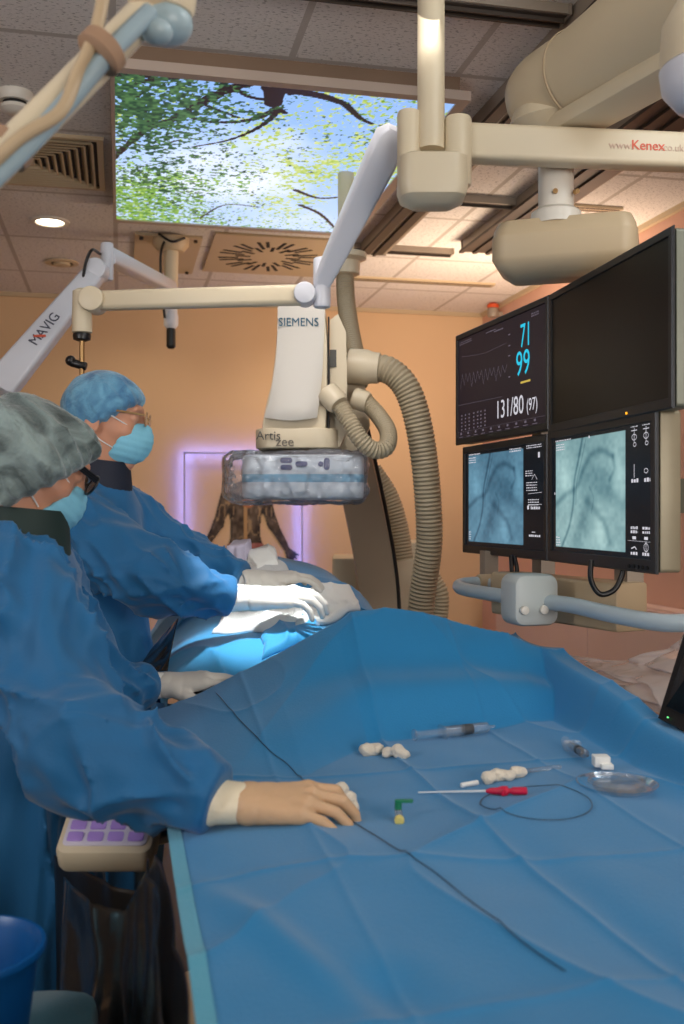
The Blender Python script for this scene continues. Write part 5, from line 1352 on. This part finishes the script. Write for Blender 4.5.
def person(label, C, yaw, pitch, prims, neck, gown_lo, gown_hi, cap_r, cap_c, cap_p0, cap_n, M_cap, collar, M_collar, glasses, hands, gown_h=.0065, gathers=.006, mask_x=.068):
    fx = (RIGHT * math.cos(yaw) + FWD * math.sin(yaw)) ; lf = np.cross(UP, fx)
    f = fx * math.cos(pitch) - UP * math.sin(pitch); u_ = fx * math.sin(pitch) + UP * math.cos(pitch)
    RR = axes(f, lf, u_)
    t = thing('person', label, 'person', (neck[0], neck[1], 0))
    loc = lambda p: C + RR @ np.asarray(p, float)
    xf = lambda V: C + V @ RR.T
    nb = RR.T @ (neck - C)
    def head(P):
        y = np.abs(P[..., 1])
        d = ell(P, (-.012, 0, .026), (.096, .077, .080))
        d = sm(d, ell(P, (.040, 0, -.030), (.056, .060, .082)), .03)
        d = sm(d, rc(P, (.005, 0, -.065), (.066, 0, -.092), .050, .026), .03)
        d = sm(d, ell(P, (.082, 0, .038), (.018, .050, .016)), .015)             # brow
        Q = np.stack([P[..., 0], y, P[..., 2]], -1)
        d = smax(d, -ell(Q, (.100, .033, .018), (.016, .020, .013)), .012)       # eye sockets
        d = np.minimum(d, ell(Q, (.080, .032, .018), (.014, .0135, .0135)))      # eyeballs
        d = sm(d, rc(P, (.092, 0, .028), (.116, 0, -.018), .008, .0125), .010)   # nose
        d = sm(d, ell(Q, (.102, .013, -.022), (.012, .008, .008)), .006)
        d = sm(d, ell(P, (.094, 0, -.056), (.012, .024, .009)), .008)            # lips
        d = sm(d, ell(Q, (.058, .046, -.02), (.024, .02, .02)), .02)             # cheeks
        e = ell(Q, (-.012, .080, -.008), (.020, .007, .033)); e = smax(e, -ell(Q, (-.008, .088, -.006), (.011, .006, .020)), .006)
        d = sm(d, e, .008)
        d = sm(d, rc(P, (-.022, 0, -.06), nb, .056, .062), .03)
        return d
    lo = np.minimum(np.array((-.16, -.13, -.15)), nb - .09); hi = np.maximum(np.array((.16, .13, .15)), nb + .09)
    blob('body', head, lo, hi, .0048, M_skin, t, 1, xf)
    # gown
    def gown(P):
        d = None
        for pr in prims:
            k = pr.get('k', .05)
            e = rc(P, pr['a'], pr['b'], pr['ra'], pr['rb'])
            if 'fold' in pr:
                am, fs, fa, tw, sd = pr['fold']
                near = np.abs(e) < .08
                if near.any():
                    q = P[near]; w = folds(q, pr['a'], pr['b'], fs * .55, fa * .8, tw, sd) + .55 * folds(q, pr['a'], pr['b'], fs * .9, fa * 1.3, -tw * .7, sd + 7) 
                    tt_ = np.clip(((q - pr['a'].astype(np.float32)) @ (pr['b'] - pr['a']).astype(np.float32)) / float(np.dot(pr['b'] - pr['a'], pr['b'] - pr['a'])), 0, 1)
                    e = e.copy(); e[near] -= am * 1.45 * w * (np.clip((1.02 - tt_) * 5, .15, 1) if pr.get('cut') else 1)
            if pr.get('cut'):
                dd_ = pr['b'] - pr['a']; dd_ = (dd_ / np.linalg.norm(dd_)).astype(np.float32); e = smax(e, (P - pr['b'].astype(np.float32)) @ dd_ - .010, .008)
            d = e if d is None else sm(d, e, k)
        return d
    g = blob('gown', gown, gown_lo, gown_hi, gown_h, M_gown, t, 1)
    # collar
    MB().tube(smooth_path([collar[0], collar[1]], 8), [collar[2]] * 9 if False else np.linspace(collar[2], collar[3], len(smooth_path([collar[0], collar[1]], 8))), 28).build('collar', M_collar, t)
    # cap
    n = np.array(cap_n, float); n /= np.linalg.norm(n); a1, b1, _ = frame_of(n); cr = np.array(cap_r, float); cc_ = np.array(cap_c, float); p0 = np.array(cap_p0, float)
    def cap(P):
        q = P - cc_.astype(np.float32); h = (P - p0.astype(np.float32)) @ n.astype(np.float32)
        an = np.arctan2(q @ b1.astype(np.float32), q @ a1.astype(np.float32))
        d = ell(P, cc_, cr)
        fade = np.exp(-np.clip(h, 0, 1) / .07)
        d = d - gathers * (.25 + .75 * fade) * ridged(np.cos(an) * 3.2, np.sin(an) * 3.2, h * 5, 3) - gathers * .5 * vnoise(q[..., 0] * 24, q[..., 1] * 24, q[..., 2] * 24, 8) - gathers * .6 * fade * ridged(np.cos(an) * 9, np.sin(an) * 9, h * 6, 5)
        return smax(d, -h + .003 * np.sin(an * 17), .022)
    blob('cap', cap, cc_ - cr - .03, cc_ + cr + .03, .0042, M_cap, t, 1, xf)
    # mask
    def mask(P):
        d = ell(P, (.042, 0, -.046), (.088, .067, .063)); d = sm(d, ell(P, (.098, 0, -.020), (.026, .02, .028)), .03)
        d = smax(d, -(P[..., 0] - mask_x - .5 * (P[..., 2] + .01)), .004)
        d = d + .0008 * np.sin((P[..., 2] + P[..., 0] * .12) * 2 * PI / .017) + .0018 * vnoise(P[..., 0] * 40, P[..., 1] * 40, P[..., 2] * 40, 5)
        return smax(d, P[..., 2] - .006 - .10 * (P[..., 0] - .08), .006)
    mk_ = blob('mask', mask, (-.03, -.1, -.15), (.16, .1, .03), .0035, M_mask, t, 1, xf)
    for s in (-1, 1):
        mb = MB()
        mb.tube(smooth_path([loc((.070, s * .058, -.004)), loc((.030, s * .078, .014)), loc((-.010, s * .086, .030))], 10), .0016, 6)
        mb.tube(smooth_path([loc((.046, s * .060, -.066)), loc((.005, s * .077, -.045)), loc((-.022, s * .083, -.010))], 10), .0016, 6)
        mb.build('mask_strap', M_strapw, mk_)
    # spectacles
    gm, thick = glasses
    mb = MB()
    for s in (-1, 1):
        rg = [loc((.112, s * .034, .018) + np.array((-.010 * math.cos(a) * .6 * 0, .024 * math.cos(a) * 1.0, .018 * math.sin(a)))) for a in np.linspace(0, 2 * PI, 25)]
        mb.tube(rg, thick * .7, 8)
        for dz in np.linspace(-thick, thick, 3): mb.tube([loc((.110, s * .058, .026 + dz)), loc((.06, s * .080, .027 + dz)), loc((-.01, s * .087, .027 + dz))], thick * .7, 8)
    mb.tube([loc((.113, -.011, .022)), loc((.117, 0, .025)), loc((.113, .011, .022))], thick * .7, 8)
    gl_ = mb.build('glasses', gm, t)
    mb = MB()
    for s in (-1, 1): mb.lathe(loc((.112, s * .034, .018)), [(.001, 0), (.0185, -.0005), (.0185, .0005), (.001, .001)], axis=f, n=20)
    mb.build('lens', M_lens, gl_)
    for h in hands: glove(t, *h)
    return t

def glove(parent, wrist, fwd, up, side, scale, curl, mg, mc, nm='glove', cuff=.075, spread=1.0):
    """five-fingered gloved hand: x to the fingertips, z back of the hand, thumb on +y when side is +1"""
    fwd = np.asarray(fwd, float); fwd = fwd / np.linalg.norm(fwd); up = np.asarray(up, float); up = up - fwd * np.dot(up, fwd); up /= np.linalg.norm(up); sd = np.cross(up, fwd)
    RR = axes(fwd, sd * side, up) * scale
    roots = [((.088, .028, .012), (.041, .025, .021), .0098, .10), ((.093, .007, .015), (.046, .028, .022), .0100, .02), ((.088, -.014, .012), (.042, .026, .021), .0094, -.06), ((.078, -.033, .006), (.033, .021, .019), .0084, -.16)]
    ch = []
    for k, (r, ls, rad, yw) in enumerate(roots):
        c = curl[k] if isinstance(curl[0], (tuple, list)) else curl
        p = np.array(r, float); pts = [p]; an = 0
        for l, a in zip(ls, c):
            an += math.radians(a); p = p + l * np.array((math.cos(an) * math.cos(yw * spread), math.sin(yw * spread), math.sin(an))); pts.append(p)
        ch.append((pts, [rad, rad * .95, rad * .86, rad * .74]))
    th = [(.018, .022, -.002), (.050, .046, -.014), (.078, .052, -.022), (.100, .046, -.028)]
    def fn(P):
        d = rc(P, (-.06, 0, 0), (0, 0, 0), .027, .025); d = np.maximum(d, np.abs(P[..., 2]) - .024)
        for (r, ls, rad, yw) in roots: d = sm(d, rc(P, (.0, r[1] * .5, .0), (r[0], r[1], r[2] - .003), .021, .0135), .014)
        for pts, rs in ch: d = sm(d, chain(P, pts, rs), .0055)
        d = sm(d, chain(P, th, [.017, .0135, .0115, .0090]), .009)
        for (r, ls, rad, yw) in roots: d = sm(d, ell(P, (r[0] - .002, r[1], r[2] + .004), (.010, .008, .008)), .006)
        return d + .0012 * ridged(P[..., 0] * 40, P[..., 1] * 30, P[..., 2] * 30, 6) * (P[..., 0] < .06)
    xf = lambda V: wrist + V @ RR.T
    g = blob(nm, fn, (-.10, -.08, -.10), (.22, .09, .06), .0026, mg, parent, 1, xf)
    mb = MB(); n = 28
    prof = [(-.060, .036), (-.058, .0375), (-.054, .0385), (-.050, .0375), (-.046, .0365), (-.036, .0352), (-.025, .034), (-.008, .0325), (.006, .030), (.006, .020)]
    rings = []
    for k, (x, r) in enumerate(prof):
        rings.append([xf(np.array((x + (.004 * math.sin(3 * a + 1) if k < 4 else 0), r * math.cos(a) * (1.04 + .03 * math.sin(5 * a + k)), r * math.sin(a) * .86))) for a in np.linspace(0, 2 * PI, n, endpoint=False)])
    mb.loft(rings); mb.build('glove_cuff', mc, g)

d2r = math.radians
# nearer operator
C1 = W(27, 461, 1.75)
sh = W(12, 585, 1.60); elb = W(84, 752, 1.42); wr = W(212, 799, 1.368)
shf = W(45, 585, 1.95); elf = W(95, 690, 2.02); wrf = W(145, 685, 2.12)
def pr(a, b, ra, rb, fold=None, k=.05, cut=False):
    d = dict(a=np.asarray(a, float), b=np.asarray(b, float), ra=ra, rb=rb, k=k, cut=cut)
    if fold: d['fold'] = fold
    return d
prims1 = [pr(W(18, 622, 1.76), W(22, 740, 1.78), .118, .150, (.010, 5, 1.6, 3, 2)), pr(W(22, 740, 1.78), W(5, 1050, 1.78), .150, .19, (.016, 2, 2.2, 1, 3)),
          pr(W(12, 578, 1.66), W(38, 572, 1.86), .072, .072, (.006, 8, 1.5, 2, 5)), pr(W(22, 568, 1.74), W(22, 605, 1.75), .074, .09, None),
          pr(sh, elb, .088, .082, (.014, 9, 1.7, 7, 11), .04), pr(elb, wr, .086, .052, (.013, 13, 1.6, -8, 14), .03, True),
          pr(shf, elf, .080, .066, (.010, 9, 1.6, 6, 21), .04), pr(elf, wrf, .066, .048, (.010, 14, 1.6, -6, 23), .03, True)]
hand1 = (W(248, 803, 1.372), RIGHT * 1.0 - UP * .05 + FWD * .03, UP - FWD * .25, 1, .94, ((-6, -50, -36), (-12, -36, -26), (-16, -28, -18), (-14, -22, -14)), M_glove_tan, M_glove_cuff)
hand1b = (W(166, 685, 2.13), RIGHT * .97 + FWD * .10 + UP * .02, UP - FWD * .2, -1, .95, (-6, -12, -10), M_glove_grey, M_glove_white)
person('nearer masked operator in grey bouffant cap and blue gown, gloved hand flat on drape', C1, d2r(30), d2r(31), prims1, W(20, 555, 1.74),
       np.array((-.55, 1.15, .45)), np.array((.26, 2.35, 1.50)), (.142, .124, .116), (.010, 0, -.002), (.080, 0, .042), (-.86, 0, .50), M_cap1,
       (W(24, 507, 1.745), W(18, 566, 1.745), .076, .092), M_collar1, (M_black, .0035), [hand1, hand1b], .0062, .013, .084)
# farther operator
C2 = W(103, 422, 2.55)
prims2 = [pr(W(92, 545, 2.56), W(98, 680, 2.56), .118, .140, (.010, 5, 1.6, 3, 32)), pr(W(98, 680, 2.56), W(92, 900, 2.58), .140, .18, (.014, 2, 2.2, 1, 33)),
          pr(W(84, 515, 2.46), W(122, 512, 2.68), .072, .072, (.006, 8, 1.5, 2, 35)), pr(W(105, 487, 2.56), W(100, 530, 2.56), .066, .10, None),
          pr(W(80, 535, 2.40), W(155, 580, 2.32), .094, .080, (.013, 8, 1.6, 6, 41), .04), pr(W(155, 580, 2.32), W(228, 597, 2.38), .080, .052, (.011, 12, 1.6, -8, 44), .03, True),
          pr(W(126, 522, 2.70), W(188, 560, 2.74), .084, .070, (.010, 8, 1.6, 6, 51), .04), pr(W(188, 560, 2.74), W(240, 577, 2.68), .070, .048, (.010, 12, 1.6, -8, 54), .03, True)]
hand2 = (W(255, 598, 2.39), RIGHT * 1.0 - UP * .03 + FWD * .05, UP - FWD * .25, 1, 1.05, (-10, -34, -28), M_glove_white, M_glove_white)
hand2b = (W(262, 580, 2.70), RIGHT * .95 - UP * .02 + FWD * .3, UP - FWD * .2, -1, .95, (-8, -22, -18), M_glove_grey, M_glove_grey)
person('taller operator in blue cap, mask and thin spectacles, hands on lit white towels', C2, d2r(4), d2r(7), prims2, W(100, 480, 2.56),
       np.array((-.50, 2.05, .45)), np.array((.36, 3.05, 1.62)), (.109, .098, .096), (-.001, 0, .036), (.100, 0, .062), (-.62, 0, .78), M_cap2,
       (W(104, 458, 2.55), W(100, 492, 2.56), .066, .084), M_collar2, (M_brass, .0014), [hand2, hand2b], .007, .004)

# ------------------------------------------------------------------ light
lamp('operating_lamp', 'SPOT', (.30, 2.15, 2.05), W(255, 628, 2.45), 70, (.94, .98, 1.0), .04, d2r(27), .5)
lamp('ceiling_panel_near', 'AREA', (1.15, 1.25, 2.66), (.45, 1.8, 1.0), 19, (.90, .97, 1.0), .9, size_y=.9)
lamp('ceiling_panel_rear', 'AREA', (-1.2, -.3, 2.70), (-.8, .3, 0), 7, (1, .86, .70), 1.0, size_y=.6)
lamp('frontal_fill', 'AREA', (1.3, -1.45, 1.75), (.6, 3.6, 2.5), 20, (1, .94, .87), 1.8, size_y=1.0).data.spread = d2r(105)  # added soft fill from behind the camera; no window is built here
lamp('machine_fill', 'AREA', (.45, 2.25, 2.66), (.6, 3.3, 1.6), 3, (1, .95, .9), .5, size_y=.5).data.spread = d2r(80)  # added fill that brightens the x-ray machine head, not a ceiling fitting
lamp('ceiling_fill', 'AREA', (-1.7, .5, 2.0), (-.1, 2.0, 2.75), 19, (.97, .97, 1), .4, size_y=.8)  # invented fill to lift the near ceiling; no lamp stands there
lamp('uplight_right', 'AREA', (1.95, 4.5, 1.95), (1.75, 4.9, 2.75), 22, (1, .76, .55), .3, size_y=.9)
lamp('right_wall_fill', 'SPOT', (1.8, 2.5, 2.7), (2.3, 4.0, .8), 55, (1, .86, .74), .1, d2r(80), .8)  # unseen spot added to lighten the wall below the monitors
for x, y, w in ((-1.5, 4.9, 21), (1.2, 5.55, 14), (.1, 5.5, 10)):
    lamp('wall_wash', 'SPOT', (x, y, CEIL - .03), (x, y + .35, 0), w, (1, .83, .62), .08, d2r(140), .7)
wd = bpy.data.worlds.new('room_air'); SC.world = wd; wd.use_nodes = True
wd.node_tree.nodes['Background'].inputs[0].default_value = (.05, .05, .055, 1); wd.node_tree.nodes['Background'].inputs[1].default_value = .3

# ------------------------------------------------------------------ camera
cd = bpy.data.cameras.new('camera'); cam = bpy.data.objects.new('camera', cd); COL.objects.link(cam)
cam.location = (0, 0, CAMZ); cam.rotation_euler = (PI / 2, 0, -TH)
cd.sensor_fit = 'AUTO'; cd.sensor_width = 36; cd.lens = 36 * F / 1024; cd.clip_start = .05
cd.dof.use_dof = True; cd.dof.focus_distance = 2.3; cd.dof.aperture_fstop = 5.0
SC.camera = cam
SC.view_settings.view_transform = 'Standard'; SC.view_settings.look = 'None'; SC.view_settings.gamma = 1; SC.view_settings.use_curve_mapping = False
SC.view_settings.exposure = -0.08
SC.cycles.max_bounces = 10; SC.cycles.transparent_max_bounces = 16; SC.cycles.sample_clamp_indirect = 4; SC.cycles.use_denoising = True
